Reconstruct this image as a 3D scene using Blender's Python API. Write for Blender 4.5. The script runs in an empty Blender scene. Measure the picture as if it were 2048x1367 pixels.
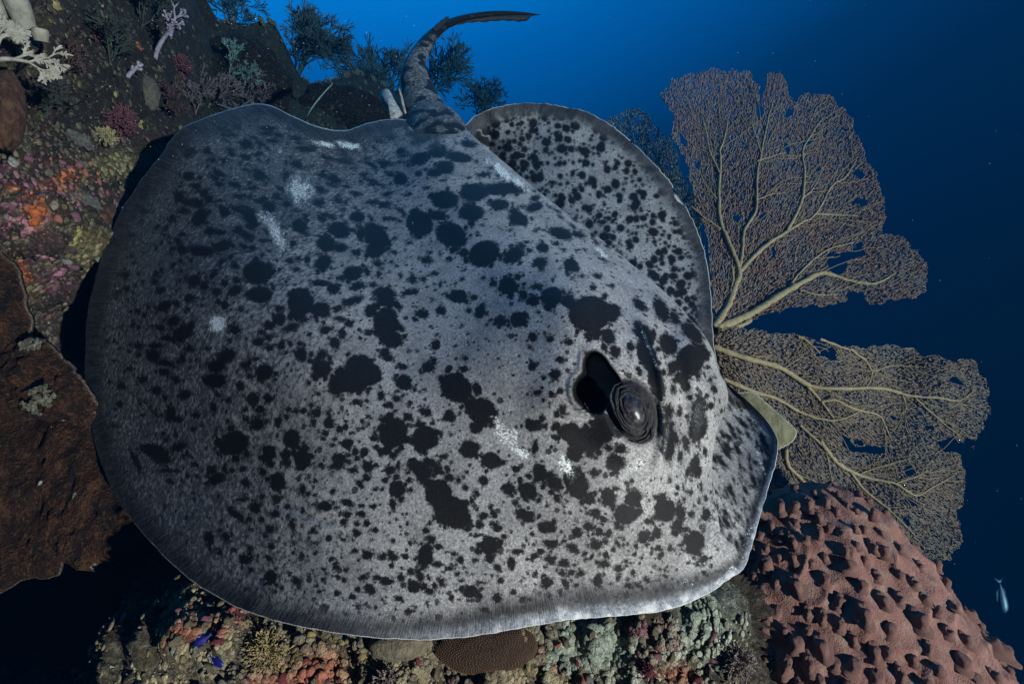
import bpy, math, random
import numpy as np
from mathutils import Vector, Matrix

random.seed(7)
RNG = np.random.default_rng(7)
scene = bpy.context.scene
COL = scene.collection

# ------------------------------------------------------------------ camera
PITCH = 28.0
FPX = 1150.0                       # focal length in pixels of the 2048 px wide photograph
CAM = np.array([0.0, 0.0, 3.0])
cam_data = bpy.data.cameras.new('camera')
cam_data.sensor_width = 36.0
cam_data.lens = 36.0 * FPX / 2048.0
cam_data.clip_start = 0.02
cam_data.clip_end = 400.0
cam = bpy.data.objects.new('camera', cam_data)
COL.objects.link(cam)
cam.location = CAM
cam.rotation_euler = (math.radians(90 - PITCH), 0, 0)
scene.camera = cam
_cp, _sp = math.cos(math.radians(PITCH)), math.sin(math.radians(PITCH))
AX_R = np.array([1.0, 0, 0])
AX_U = np.array([0, _sp, _cp])
AX_B = np.array([0, -_cp, _sp])    # towards the viewer

# ------------------------------------------------------------------ open water all round (world)
world = bpy.data.worlds.new('World')
scene.world = world
world.use_nodes = True
wn = world.node_tree.nodes
wl = world.node_tree.links
wn.clear()
w_out = wn.new('ShaderNodeOutputWorld')
w_bg = wn.new('ShaderNodeBackground')
w_tc = wn.new('ShaderNodeTexCoord')
w_dot = wn.new('ShaderNodeVectorMath'); w_dot.operation = 'DOT_PRODUCT'
_az, _el = math.radians(-16), math.radians(40)
w_dot.inputs[1].default_value = (math.sin(_az) * math.cos(_el), math.cos(_az) * math.cos(_el), math.sin(_el))
w_ramp = wn.new('ShaderNodeValToRGB')
w_map = wn.new('ShaderNodeMapRange')
w_map.inputs[1].default_value = -1.0
w_map.inputs[2].default_value = 1.0
wl.new(w_tc.outputs['Generated'], w_dot.inputs[0])
wl.new(w_dot.outputs['Value'], w_map.inputs[0])
wl.new(w_map.outputs[0], w_ramp.inputs[0])
wl.new(w_ramp.outputs[0], w_bg.inputs[0])
wl.new(w_bg.outputs[0], w_out.inputs[0])
w_bg.inputs[1].default_value = 1.0
_r = w_ramp.color_ramp
_stops = [(0.0, (0.0, 0.003, 0.008)), (0.376, (0.0, 0.003, 0.007)), (0.469, (0.0, 0.0045, 0.010)), (0.58, (0.0, 0.0085, 0.020)), (0.66, (0.0, 0.014, 0.036)), (0.738, (0.0, 0.025, 0.068)),
          (0.788, (0.0, 0.046, 0.125)), (0.826, (0.0, 0.092, 0.260)), (0.864, (0.0, 0.150, 0.410)), (0.895, (0.001, 0.240, 0.620)), (0.94, (0.006, 0.36, 0.86)), (1.0, (0.02, 0.45, 0.95))]
_r.elements[0].position, _r.elements[0].color = _stops[0][0], (*_stops[0][1], 1)
_r.elements[1].position, _r.elements[1].color = _stops[-1][0], (*_stops[-1][1], 1)
for p, c in _stops[1:-1]:
    e = _r.elements.new(p); e.color = (*c, 1)

# ------------------------------------------------------------------ sun
SUN_CAM = np.array([0.69, -0.13, 0.70])            # direction towards the light, in camera axes
_s = SUN_CAM / np.linalg.norm(SUN_CAM)
SUN_DIR = _s[0] * AX_R + _s[1] * AX_U + _s[2] * AX_B
sun_data = bpy.data.lights.new('sun', 'SUN')
sun_data.energy = 5.0
sun_data.angle = math.radians(1.0)
sun_data.color = (1.0, 0.90, 0.80)
sun = bpy.data.objects.new('sun', sun_data)
COL.objects.link(sun)
sun.rotation_euler = Vector(SUN_DIR).to_track_quat('Z', 'Y').to_euler()
sun.location = (2, -2, 6)

# ------------------------------------------------------------------ exposure, render
scene.view_settings.view_transform = 'Standard'
scene.view_settings.look = 'None'
scene.view_settings.exposure = 0.55
scene.view_settings.gamma = 1.0
scene.cycles.use_denoising = True
scene.cycles.max_bounces = 6
scene.cycles.diffuse_bounces = 2
scene.cycles.glossy_bounces = 2
scene.cycles.transmission_bounces = 3
scene.cycles.volume_bounces = 0
scene.cycles.transparent_max_bounces = 8

# ------------------------------------------------------------------ maths helpers
def unproj(px, py, d):
    px, py, d = np.broadcast_arrays(np.asarray(px, float), np.asarray(py, float), np.asarray(d, float))
    x = (px - 1024.0) / FPX * d
    y = (683.5 - py) / FPX * d
    return CAM + x[..., None] * AX_R + y[..., None] * AX_U - d[..., None] * AX_B

_perm = np.random.default_rng(1).permutation(256)
_perm = np.concatenate([_perm, _perm])
_g = np.random.default_rng(2).normal(size=(256, 3)); _g /= np.linalg.norm(_g, axis=1)[:, None]
def gnoise(P):
    P = np.asarray(P, float)
    sh = P.shape[:-1]
    P = P.reshape(-1, 3)
    I = np.floor(P).astype(int); F = P - I; I &= 255
    U = F * F * F * (F * (F * 6 - 15) + 10)
    out = np.zeros(len(P))
    for dx in (0, 1):
        for dy in (0, 1):
            for dz in (0, 1):
                h = _perm[_perm[_perm[(I[:, 0] + dx) & 255] + ((I[:, 1] + dy) & 255)] + ((I[:, 2] + dz) & 255)]
                g = _g[h]
                v = g[:, 0] * (F[:, 0] - dx) + g[:, 1] * (F[:, 1] - dy) + g[:, 2] * (F[:, 2] - dz)
                w = (U[:, 0] if dx else 1 - U[:, 0]) * (U[:, 1] if dy else 1 - U[:, 1]) * (U[:, 2] if dz else 1 - U[:, 2])
                out += v * w
    return (out * 1.6).reshape(sh)
def fbm(P, o=4, lac=2.03, gain=0.5):
    P = np.asarray(P, float); a = 1.0; s = 0; t = 0
    for k in range(o):
        s = s + a * gnoise(P + 17.3 * k); t += a; a *= gain; P = P * lac
    return s / t
def smooth(a, b, x):
    t = np.clip((x - a) / (b - a), 0, 1); return t * t * (3 - 2 * t)

class TPS:
    def __init__(self, pts, vals, reg=1e-4, sc=1000.0):
        self.sc = sc; P = np.asarray(pts, float) / sc; self.P = P; n = len(P)
        r2 = ((P[:, None] - P[None]) ** 2).sum(-1)
        K = 0.5 * r2 * np.log(r2 + 1e-12) + reg * np.eye(n)
        A = np.zeros((n + 3, n + 3)); A[:n, :n] = K; A[:n, n] = 1; A[:n, n + 1:] = P; A[n, :n] = 1; A[n + 1:, :n] = P.T
        b = np.zeros(n + 3); b[:n] = vals
        self.c = np.linalg.solve(A, b)
    def __call__(self, x, y):
        x = np.asarray(x, float) / self.sc; y = np.asarray(y, float) / self.sc
        out = self.c[-3] + self.c[-2] * x + self.c[-1] * y
        for (a, b), w in zip(self.P, self.c[:-3]):
            r2 = (x - a) ** 2 + (y - b) ** 2
            out = out + w * 0.5 * r2 * np.log(r2 + 1e-12)
        return out

def catmull(P, n, closed=False):
    P = np.asarray(P, float); m = len(P)
    if closed:
        t = np.linspace(0, m, n, endpoint=False)
    else:
        t = np.linspace(0, m - 1, n)
    i = np.minimum(np.floor(t).astype(int), m - 1 if closed else m - 2); f = (t - i)[:, None]
    def g(k):
        return P[k % m] if closed else P[np.clip(k, 0, m - 1)]
    p0, p1, p2, p3 = g(i - 1), g(i), g(i + 1), g(i + 2)
    return 0.5 * (2 * p1 + (p2 - p0) * f + (2 * p0 - 5 * p1 + 4 * p2 - p3) * f ** 2 + (3 * p1 - p0 - 3 * p2 + p3) * f ** 3)

# ------------------------------------------------------------------ mesh helpers
def make_mesh(name, V, F, smoothed=True):
    """V (n,3); F an (m,3) or (m,4) array, or a list of such arrays"""
    if not isinstance(F, list): F = [F]
    F = [np.asarray(f, np.int32) for f in F if len(f)]
    me = bpy.data.meshes.new(name)
    V = np.asarray(V, np.float32)
    me.vertices.add(len(V)); me.vertices.foreach_set('co', V.ravel())
    nl = sum(f.size for f in F); npoly = sum(len(f) for f in F)
    me.loops.add(nl); me.loops.foreach_set('vertex_index', np.concatenate([f.ravel() for f in F]))
    me.polygons.add(npoly)
    tot = np.concatenate([np.full(len(f), f.shape[1], np.int32) for f in F])
    st = np.concatenate([[0], np.cumsum(tot)[:-1]]).astype(np.int32)
    me.polygons.foreach_set('loop_start', st)
    me.update(calc_edges=True)
    me.validate()
    if smoothed:
        me.polygons.foreach_set('use_smooth', np.ones(len(me.polygons), bool))
    me.update()
    return me
def set_attr(me, name, vals):
    a = me.attributes.new(name, 'FLOAT', 'POINT'); a.data.foreach_set('value', np.asarray(vals, np.float32).ravel())
def set_col(me, name, vals):
    vals = np.asarray(vals, np.float32)
    if vals.shape[1] == 3: vals = np.concatenate([vals, np.ones((len(vals), 1), np.float32)], 1)
    a = me.attributes.new(name, 'FLOAT_COLOR', 'POINT'); a.data.foreach_set('color', vals.ravel())

def wloc(o):
    v = np.zeros(3)
    while o is not None:
        v = v + np.array(o.location); o = o.parent
    return v
def obj(name, V, F, mat, parent=None, base=None, attrs=None, cols=None, smoothed=True):
    V = np.asarray(V, float)
    if parent is not None:
        o_w = wloc(parent); off = np.zeros(3)
        base = V.mean(0) if base is None else np.asarray(base)
        loc = base - o_w
    else:
        base = V.mean(0) if base is None else np.asarray(base)
        loc = base
    me = make_mesh(name, V - base, F, smoothed)
    for k, v in (attrs or {}).items(): set_attr(me, k, v)
    for k, v in (cols or {}).items(): set_col(me, k, v)
    if mat: me.materials.append(mat)
    o = bpy.data.objects.new(name, me); COL.objects.link(o)
    o.location = loc
    if parent is not None: o.parent = parent
    return o
def tag(o, label=None, cat=None, group=None, kind=None):
    if label: o['label'] = label
    if cat: o['category'] = cat
    if group: o['group'] = group
    if kind: o['kind'] = kind
    return o
def thing(name, base, label, cat, group=None):
    o = bpy.data.objects.new(name, None); COL.objects.link(o); o.location = base
    o.empty_display_size = 0.05
    return tag(o, label, cat, group)

def grid_faces(nu, nv, closed_u=False):
    """vertices indexed [u*nv+v]"""
    u = np.arange(nu if closed_u else nu - 1); v = np.arange(nv - 1)
    U, W = np.meshgrid(u, v, indexing='ij'); U2 = (U + 1) % nu
    return np.stack([U * nv + W, U2 * nv + W, U2 * nv + W + 1, U * nv + W + 1], -1).reshape(-1, 4)

def tubes(P0, P1, R0, R1, sides=5):
    """independent tapered prisms"""
    P0 = np.asarray(P0, float); P1 = np.asarray(P1, float); n = len(P0)
    R0 = np.broadcast_to(np.asarray(R0, float), (n,)); R1 = np.broadcast_to(np.asarray(R1, float), (n,))
    D = P1 - P0; D /= np.linalg.norm(D, axis=1)[:, None] + 1e-9
    A = np.where(np.abs(D[:, 2:3]) < 0.9, np.array([[0, 0, 1.0]]), np.array([[1.0, 0, 0]]))
    X = np.cross(D, A); X /= np.linalg.norm(X, axis=1)[:, None]; Y = np.cross(D, X)
    a = np.arange(sides) * 2 * math.pi / sides
    c, s = np.cos(a), np.sin(a)
    ring = c[None, :, None] * X[:, None] + s[None, :, None] * Y[:, None]
    V = np.concatenate([P0[:, None] + ring * R0[:, None, None], P1[:, None] + ring * R1[:, None, None]], 1)   # n,2s,3
    k = np.arange(sides); k2 = (k + 1) % sides
    f = np.stack([k, k2, k2 + sides, k + sides], -1)
    F = (np.arange(n)[:, None, None] * 2 * sides + f[None]).reshape(-1, 4)
    return V.reshape(-1, 3), F
def polytube(P, R, sides=8, cap=True, flat=None):
    """one continuous tube along a polyline; flat=(axis,factor) squashes the section"""
    P = np.asarray(P, float); n = len(P); R = np.broadcast_to(np.asarray(R, float), (n,))
    T = np.gradient(P, axis=0); T /= np.linalg.norm(T, axis=1)[:, None] + 1e-9
    X = np.zeros_like(P); x = np.cross(T[0], AX_B); x /= np.linalg.norm(x) + 1e-9
    for i in range(n):
        x = x - T[i] * (x @ T[i]); x /= np.linalg.norm(x) + 1e-9; X[i] = x
    Y = np.cross(T, X)
    a = np.arange(sides) * 2 * math.pi / sides
    sq = 1.0 if flat is None else flat
    V = P[:, None] + (np.cos(a)[None, :, None] * X[:, None] + sq * np.sin(a)[None, :, None] * Y[:, None]) * R[:, None, None]
    V = V.transpose(1, 0, 2).reshape(-1, 3)
    F = grid_faces(sides, n, True)
    fl = [F]
    if cap:
        c0, c1 = len(V), len(V) + 1
        V = np.concatenate([V, [P[0], P[-1]]])
        k = np.arange(sides); k2 = (k + 1) % sides
        fl.append(np.stack([np.full(sides, c0), k2 * n, k * n], -1))
        fl.append(np.stack([np.full(sides, c1), k * n + n - 1, k2 * n + n - 1], -1))
    return V, fl
def merge(parts):
    Vs, Fs, off = [], [], 0
    for V, F in parts:
        F = F if isinstance(F, list) else [F]
        Vs.append(V); Fs += [np.asarray(f) + off for f in F]; off += len(V)
    return np.concatenate(Vs), Fs

_ico = None
def ico(sub=1):
    import bmesh
    bm = bmesh.new(); bmesh.ops.create_icosphere(bm, subdivisions=sub, radius=1.0)
    bm.verts.ensure_lookup_table()
    V = np.array([v.co[:] for v in bm.verts]); F = np.array([[v.index for v in f.verts] for f in bm.faces]); bm.free()
    return V, F

# ------------------------------------------------------------------ material helpers
class NT:
    def __init__(self, name):
        self.m = bpy.data.materials.new(name); self.m.use_nodes = True
        self.t = self.m.node_tree; self.n = self.t.nodes; self.l = self.t.links
        self.b = self.n['Principled BSDF']; self.o = self.n['Material Output']
    def link(self, a, b): self.l.new(a, b)
    def val(self, sock, v):
        if isinstance(v, bpy.types.NodeSocket): self.l.new(v, sock)
        else: sock.default_value = v
    def attr(self, name, col=False):
        n = self.n.new('ShaderNodeAttribute'); n.attribute_name = name
        return n.outputs['Color' if col else 'Fac']
    def coord(self, which='Object'):
        n = self.n.new('ShaderNodeTexCoord'); return n.outputs[which]
    def mapping(self, v, scale=(1, 1, 1), rot=(0, 0, 0)):
        n = self.n.new('ShaderNodeMapping'); self.l.new(v, n.inputs[0]); n.inputs['Scale'].default_value = scale; n.inputs['Rotation'].default_value = rot
        return n.outputs[0]
    def noise(self, scale, detail=4, rough=0.55, vec=None, dist=0.0, out='Fac'):
        n = self.n.new('ShaderNodeTexNoise'); n.inputs['Scale'].default_value = scale; n.inputs['Detail'].default_value = detail
        n.inputs['Roughness'].default_value = rough; n.inputs['Distortion'].default_value = dist
        self.l.new(vec if vec is not None else self.coord(), n.inputs['Vector'])
        return n.outputs[out]
    def voronoi(self, scale, vec=None, feature='F1', rand=1.0, out='Distance'):
        n = self.n.new('ShaderNodeTexVoronoi'); n.feature = feature; n.inputs['Scale'].default_value = scale; n.inputs['Randomness'].default_value = rand
        self.l.new(vec if vec is not None else self.coord(), n.inputs['Vector'])
        return n.outputs[out] if isinstance(out, str) else [n.outputs[o] for o in out]
    def math(self, op, a, b=0.0, c=0.0, clamp=False):
        n = self.n.new('ShaderNodeMath'); n.operation = op; n.use_clamp = clamp
        self.val(n.inputs[0], a); self.val(n.inputs[1], b); self.val(n.inputs[2], c)
        return n.outputs[0]
    def ss(self, x, a, b, lo=0.0, hi=1.0):
        n = self.n.new('ShaderNodeMapRange'); n.interpolation_type = 'SMOOTHSTEP'
        self.val(n.inputs[0], x); self.val(n.inputs[1], a); self.val(n.inputs[2], b); self.val(n.inputs[3], lo); self.val(n.inputs[4], hi)
        return n.outputs[0]
    def mix(self, f, a, b, mode='MIX'):
        n = self.n.new('ShaderNodeMix'); n.data_type = 'RGBA'; n.blend_type = mode
        self.val(n.inputs[0], f)
        for s, v in ((n.inputs[6], a), (n.inputs[7], b)):
            if isinstance(v, bpy.types.NodeSocket): self.l.new(v, s)
            else: s.default_value = (*v, 1) if len(v) == 3 else v
        return n.outputs[2]
    def ramp(self, f, stops, interp='LINEAR'):
        n = self.n.new('ShaderNodeValToRGB'); self.l.new(f, n.inputs[0]); r = n.color_ramp; r.interpolation = interp
        r.elements[0].position = stops[0][0]; r.elements[0].color = (*stops[0][1], 1)
        r.elements[1].position = stops[-1][0]; r.elements[1].color = (*stops[-1][1], 1)
        for p, c in stops[1:-1]:
            e = r.elements.new(p); e.color = (*c, 1)
        return n.outputs[0]
    def bump(self, h, strength=0.5, dist=0.01, prev=None):
        n = self.n.new('ShaderNodeBump'); n.inputs['Strength'].default_value = strength; n.inputs['Distance'].default_value = dist
        self.l.new(h, n.inputs['Height'])
        if prev is not None: self.l.new(prev, n.inputs['Normal'])
        return n.outputs[0]
    def done(self, col=None, rough=0.7, normal=None, spec=0.3, sss=0.0, trans=None):
        if col is not None: self.val(self.b.inputs['Base Color'], (*col, 1) if isinstance(col, tuple) and len(col) == 3 else col)
        self.val(self.b.inputs['Roughness'], rough)
        self.b.inputs['Specular IOR Level'].default_value = spec
        if normal is not None: self.l.new(normal, self.b.inputs['Normal'])
        return self.m

def simple_mat(name, c1, c2, scale=60.0, rough=0.75, bump=0.4, bdist=0.003, detail=5, c3=None, spec=0.25):
    t = NT(name)
    n = t.noise(scale, detail, 0.6)
    stops = [(0.32, c1), (0.68, c2)] if c3 is None else [(0.30, c1), (0.5, c2), (0.70, c3)]
    col = t.ramp(n, stops)
    n2 = t.noise(scale * 3.1, 4, 0.65)
    h = t.math('ADD', n, n2)
    return t.done(col, rough, t.bump(h, bump, bdist), spec)
# ================================================================== the reef slope
def reef_top(x):
    xs = [-700, 200, 300, 350, 372, 392, 425, 470, 530, 560, 575, 600, 650, 700, 760, 850, 930, 1100, 1300, 1400, 1440, 1500, 1580, 1680, 1800]
    ys = [-420, -260, -120, -40, 20, 48, 40, 42, 55, 95, 150, 172, 165, 150, 178, 212, 262, 330, 470, 640, 760, 1010, 1180, 1420, 1700]
    return np.interp(x, xs, ys)
_rc = [(-600, 1800, .85), (0, 1400, 1.25), (400, 1367, 1.09), (900, 1367, 1.10), (1380, 1367, 1.13), (1500, 1220, 1.30), (1250, 1250, 1.13),
       (900, 1290, 1.11), (500, 1250, 1.08), (400, 1210, 1.13), (340, 1290, 1.12), (300, 1090, 1.7), (220, 1200, 1.75), (100, 1250, 1.7), (-500, 1000, 1.15), (0, 1000, 1.65), (150, 900, 1.75),
       (100, 620, 2.0), (260, 600, 2.3), (0, 500, 1.55), (150, 450, 1.62), (0, 200, 1.55), (200, 300, 2.05), (300, 100, 2.5), (200, 50, 2.2),
       (360, 20, 2.9), (400, 250, 2.75), (440, 130, 3.3), (540, 130, 3.6), (620, 230, 4.1), (740, 215, 5.0), (850, 250, 6.2), (-500, -200, 1.15), (-500, 500, 1.15),
       (700, 700, 2.5), (1100, 700, 2.5), (1300, 550, 3.0), (1400, 900, 1.9), (1420, 680, 2.1), (1700, 1700, 2.2), (1530, 1300, 1.75), (1600, 1380, 2.0), (1560, 1180, 2.0), (1460, 1367, 1.18), (1450, 1270, 1.2), (600, 1700, 1.02), (1050, 400, 5.5)]
REEF_D = TPS([(a, b) for a, b, _ in _rc], [math.log(c) for _, _, c in _rc], 2e-3)
def reef_d0(px, py): return np.exp(REEF_D(px, py))
NXR, NYR, NBK = 530, 400, 14
_x = np.linspace(-650, 1720, NXR)
_t = np.linspace(0, 1, NYR)
RX, RT = np.meshgrid(_x, _t, indexing='ij')
_top = reef_top(_x)
RY = 1760 + (_top[:, None] - 1760) * RT
RX = RX + 0 * RT
RD = reef_d0(RX, RY)
RD = RD * (1 + 0.10 * smooth(0.93, 1.0, RT) ** 2)
RP = unproj(RX, RY, RD)
du = np.gradient(RP, axis=0); dv = np.gradient(RP, axis=1)
RN = np.cross(dv, du); RN /= np.linalg.norm(RN, axis=-1)[..., None] + 1e-9
_flip = ((CAM - RP) * RN).sum(-1) < 0
RN[_flip] *= -1
for k in range(6):   # smooth the normals a little
    RN[1:-1, 1:-1] = (RN[1:-1, 1:-1] * 2 + RN[:-2, 1:-1] + RN[2:, 1:-1] + RN[1:-1, :-2] + RN[1:-1, 2:])
    RN /= np.linalg.norm(RN, axis=-1)[..., None] + 1e-9
_sc = np.clip(RD, .8, 3.0)[..., None]
def ridged(P, o=4):
    s = 0; a = 1.0; t = 0
    for k in range(o):
        s = s + a * (1 - 2 * np.abs(gnoise(P + 9.1 * k))); t += a; a *= .5; P = P * 2.1
    return s / t
_disp = 0.13 * fbm(RP * 2.2 / np.sqrt(_sc), 3)[..., None] * _sc + 0.05 * ridged(RP * 7.0 / _sc ** .5, 3)[..., None] * _sc \
    + 0.022 * fbm(RP * 26.0 / _sc, 4)[..., None] * _sc + 0.006 * fbm(RP * 90.0 / _sc, 2)[..., None] * _sc
# keep the foreground shelf under the ray from poking through it
RP = RP + RN * np.clip(_disp, -0.5, 0.09)
# roll the crest over so that the reef has a back
back = []
lastP, prevP = RP[:, -1], RP[:, -6]
for k in range(1, NBK + 1):
    f = k / NBK
    back.append(lastP - AX_B * (0.55 * f + 0.5 * f * f) * RD[:, -1:] * .5 + np.array([0, 0, -1.0]) * (1.1 * f ** 2) * RD[:, -1:] * .5)
RPfull = np.concatenate([RP, np.stack(back, 1)], 1)
NYF = NYR + NBK
# zone colours: what grows where (growth colours; upper-left wall painted darker for light falloff)
def zone_cols(X, Y, P):
    n1 = fbm(P * 9.0, 3)[..., None]; n2 = fbm(P * 21.0 + 5, 3)[..., None]; n3 = fbm(P * 48.0 + 9, 2)[..., None]
    base = np.array([.050, .037, .029]) + 0 * n1
    def lay(base, col, w): return base * (1 - w) + np.array(col) * w
    base = lay(base, (.045, .035, .030), smooth(.05, .35, n1))
    base = lay(base, (.12, .040, .048), smooth(.18, .34, n2) * .8)
    base = lay(base, (.19, .16, .105), smooth(.15, .4, -n1) * smooth(-.1, .2, n3))
    base = lay(base, (.16, .13, .045), smooth(.20, .34, -n2) * .7)
    low = smooth(1120, 1220, Y)[..., None] * smooth(260, 380, X)[..., None] * smooth(1530, 1470, X)[..., None]
    base = lay(base, (.24, .21, .145), low * smooth(-.45, .15, n2) * .75)
    def blob(x, y, rx, ry): return np.exp(-(((X - x) / rx) ** 2 + ((Y - y) / ry) ** 2))[..., None]
    j = 1 + .8 * n2
    # bottom right: pale green encrusting sponge on rock
    for b in ((1185, 1285, 100, 65), (1400, 1225, 70, 70), (1250, 1345, 60, 40), (1360, 1290, 60, 50)):
        base = lay(base, (.40, .45, .37), np.clip(1.5 * blob(*b) * j - .3, 0, 1) * smooth(-.35, -.05, n3))
    for b in ((700, 1335, 160, 35), (420, 1280, 70, 70), (340, 1340, 90, 40), (440, 1185, 50, 40), (1080, 1350, 100, 30)):
        base = lay(base, (.36, .31, .19), np.clip(1.4 * blob(*b) * j - .2, 0, 1) * smooth(-.25, .05, n3) * .9)
    for b in ((1300, 1270, 60, 45), (1200, 1350, 60, 30), (1060, 1320, 70, 30), (380, 1180, 45, 40), (480, 1240, 60, 30)):
        base = lay(base, (.25, .055, .075), np.clip(1.2 * blob(*b) * j - .3, 0, 1) * smooth(.0, .25, n2 + .3 * n3))
    for b in ((640, 1335, 70, 40), (560, 1350, 60, 30), (1340, 1330, 40, 30), (420, 1265, 50, 20)):
        base = lay(base, (.33, .10, .055), np.clip(1.3 * blob(*b) * j - .3, 0, 1) * .9)
    # left: pink, orange and yellow crusts
    for b in ((40, 440, 70, 60), (90, 520, 60, 40), (200, 410, 40, 25), (60, 350, 90, 50), (120, 370, 60, 40)):
        base = lay(base, (.34, .12, .19), np.clip(1.3 * blob(*b) * j - .3, 0, 1) * smooth(-.05, .2, n3) * .9)
    for b in ((75, 420, 40, 45), (50, 380, 50, 30), (140, 345, 60, 35), (30, 530, 40, 50)):
        base = lay(base, (.50, .13, .035), np.clip(1.3 * blob(*b) * j - .45, 0, 1) * smooth(-.1, .15, n2))
    for b in ((155, 480, 30, 40), (170, 500, 40, 30), (230, 330, 60, 30)):
        base = lay(base, (.20, .165, .075), np.clip(1.4 * blob(*b) * j - .3, 0, 1))
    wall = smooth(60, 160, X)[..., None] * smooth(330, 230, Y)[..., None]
    base = lay(base, (.017, .016, .014), np.clip(wall * (.8 + .5 * n2), 0, 1))  # weaker light on the upper-left wall, painted into its colour
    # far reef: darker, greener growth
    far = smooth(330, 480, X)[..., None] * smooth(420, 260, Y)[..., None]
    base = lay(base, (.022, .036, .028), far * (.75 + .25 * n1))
    return np.clip(base, .01, .8)
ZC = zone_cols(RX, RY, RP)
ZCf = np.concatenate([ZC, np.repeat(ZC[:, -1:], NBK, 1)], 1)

t = NT('reef_rock')
zc = t.attr('zone', True)
n0 = t.noise(28, 5, .65); n1 = t.noise(75, 6, 0.7, dist=.6); n2 = t.noise(230, 5, 0.7); v1 = t.voronoi(60); n3 = t.noise(46, 4, .6, dist=1.0)
c = t.mix(t.ss(n1, .42, .62), t.mix(.75, zc, (.022, .016, .015)), zc)
c = t.mix(t.ss(n0, .52, .68, 0, .75), c, t.mix(.5, zc, (.022, .020, .020)))
c = t.mix(t.ss(n3, .56, .70, 0, .75), c, t.mix(.45, zc, (.30, .25, .165)))
c = t.mix(t.ss(n2, .60, .70, 0, .7), c, t.mix(.35, zc, (.42, .36, .26)))
c = t.mix(t.math('MULTIPLY', t.ss(n3, .42, .34), t.ss(n2, .45, .6)), c, t.mix(.5, zc, (.20, .045, .06)))
h = t.math('ADD', t.math('MULTIPLY', n1, 1.2), t.math('ADD', t.math('MULTIPLY', n2, .8), t.math('MULTIPLY', v1, -.6)))
M_REEF = t.done(c, .88, t.bump(h, 1.0, .016), .15)
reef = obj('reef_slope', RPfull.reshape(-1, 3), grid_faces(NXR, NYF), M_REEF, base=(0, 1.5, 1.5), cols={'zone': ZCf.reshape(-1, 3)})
tag(reef, kind='structure')

# look-ups on the reef
_flatP = RP.reshape(-1, 3); _flatX = RX.ravel(); _flatY = RY.ravel(); _flatN = RN.reshape(-1, 3)
_rel = _flatP - CAM
_dep = -(_rel @ AX_B)
_FX = 1024 + FPX * (_rel @ AX_R) / _dep; _FY = 683.5 - FPX * (_rel @ AX_U) / _dep
from mathutils.kdtree import KDTree
_kd = KDTree(len(_FX))
for _i, (_a, _b) in enumerate(zip(_FX.tolist(), _FY.tolist())): _kd.insert((_a, _b, 0.0), _i)
_kd.balance()
def reef_at(px, py):
    """nearest reef vertex that shows at this place of the picture: point, normal, depth"""
    near = [i for _c, i, _d in _kd.find_n((px, py, 0), 6)]
    i = near[int(np.argmin(_dep[near]))]
    return _flatP[i].copy(), _flatN[i].copy(), _dep[i]
# ================================================================== the stingray
RAY_C = np.array([1000.0, 600.0])
RAY_OUT = [(924, 252), (955, 228), (1010, 211), (1075, 206), (1160, 220), (1215, 245), (1275, 295), (1330, 352), (1375, 420), (1402, 480), (1416, 540), (1423, 600),
           (1426, 660), (1432, 715), (1450, 760), (1500, 805), (1535, 842), (1556, 880), (1553, 920), (1538, 970), (1524, 1020), (1510, 1070), (1500, 1104), (1488, 1135), (1455, 1160),
           (1436, 1174), (1405, 1192), (1340, 1218), (1250, 1230), (1150, 1238), (1060, 1252), (970, 1268), (880, 1278), (790, 1278), (690, 1268),
           (600, 1253), (520, 1232), (440, 1196), (370, 1150), (310, 1095), (260, 1035), (222, 975), (193, 900), (178, 830), (168, 740), (172, 640),
           (184, 580), (203, 515), (232, 440), (270, 375), (325, 305), (336, 285), (370, 252), (430, 228), (480, 212), (515, 207), (545, 212), (585, 232),
           (640, 254), (690, 260), (735, 246), (780, 238), (822, 240), (875, 250)]
RAY_RDG = [(924, 252), (960, 284), (1020, 335), (1100, 402), (1180, 462), (1262, 528), (1330, 585), (1380, 635), (1415, 680), (1440, 735), (1456, 790), (1446, 830), (1432, 868), (1424, 930), (1432, 1000), (1440, 1060)]
_rd = [(168, 740, 1.60), (193, 900, 1.42), (260, 1035, 1.23), (370, 1150, 1.05), (600, 1253, .86), (880, 1278, .81), (1150, 1238, .81), (1340, 1218, .83),
       (1436, 1174, .86), (1500, 1104, .90), (1524, 1020, .95), (1556, 880, 1.03), (203, 515, 1.72), (270, 375, 1.84), (370, 252, 1.92), (500, 209, 2.00),
       (640, 254, 1.78), (735, 246, 1.80), (822, 234, 1.80), (925, 235, 1.82), (640, 330, 1.66), (720, 330, 1.62),
       (1250, 830, .85), (1000, 600, .99), (800, 700, .98), (600, 700, 1.02), (400, 700, 1.19), (600, 450, 1.34), (850, 450, 1.27), (900, 350, 1.45),
       (1000, 900, .85), (700, 1000, .88), (450, 950, 1.05), (1300, 1050, .83), (1380, 850, .90), (450, 450, 1.43), (480, 300, 1.74),
       (1020, 335, 1.50), (1100, 402, 1.37), (1262, 528, 1.17), (1330, 585, 1.09), (1415, 680, 1.01), (1450, 790, .97), (1150, 600, .96), (1000, 430, 1.27),
       (1432, 930, .93), (1200, 700, .90), (330, 600, 1.35), (860, 280, 1.62), (1000, 1150, .81), (700, 1180, .85)]
RAY_D = TPS([(a, b) for a, b, _ in _rd], [c for _, _, c in _rd], 4e-3)

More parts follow.
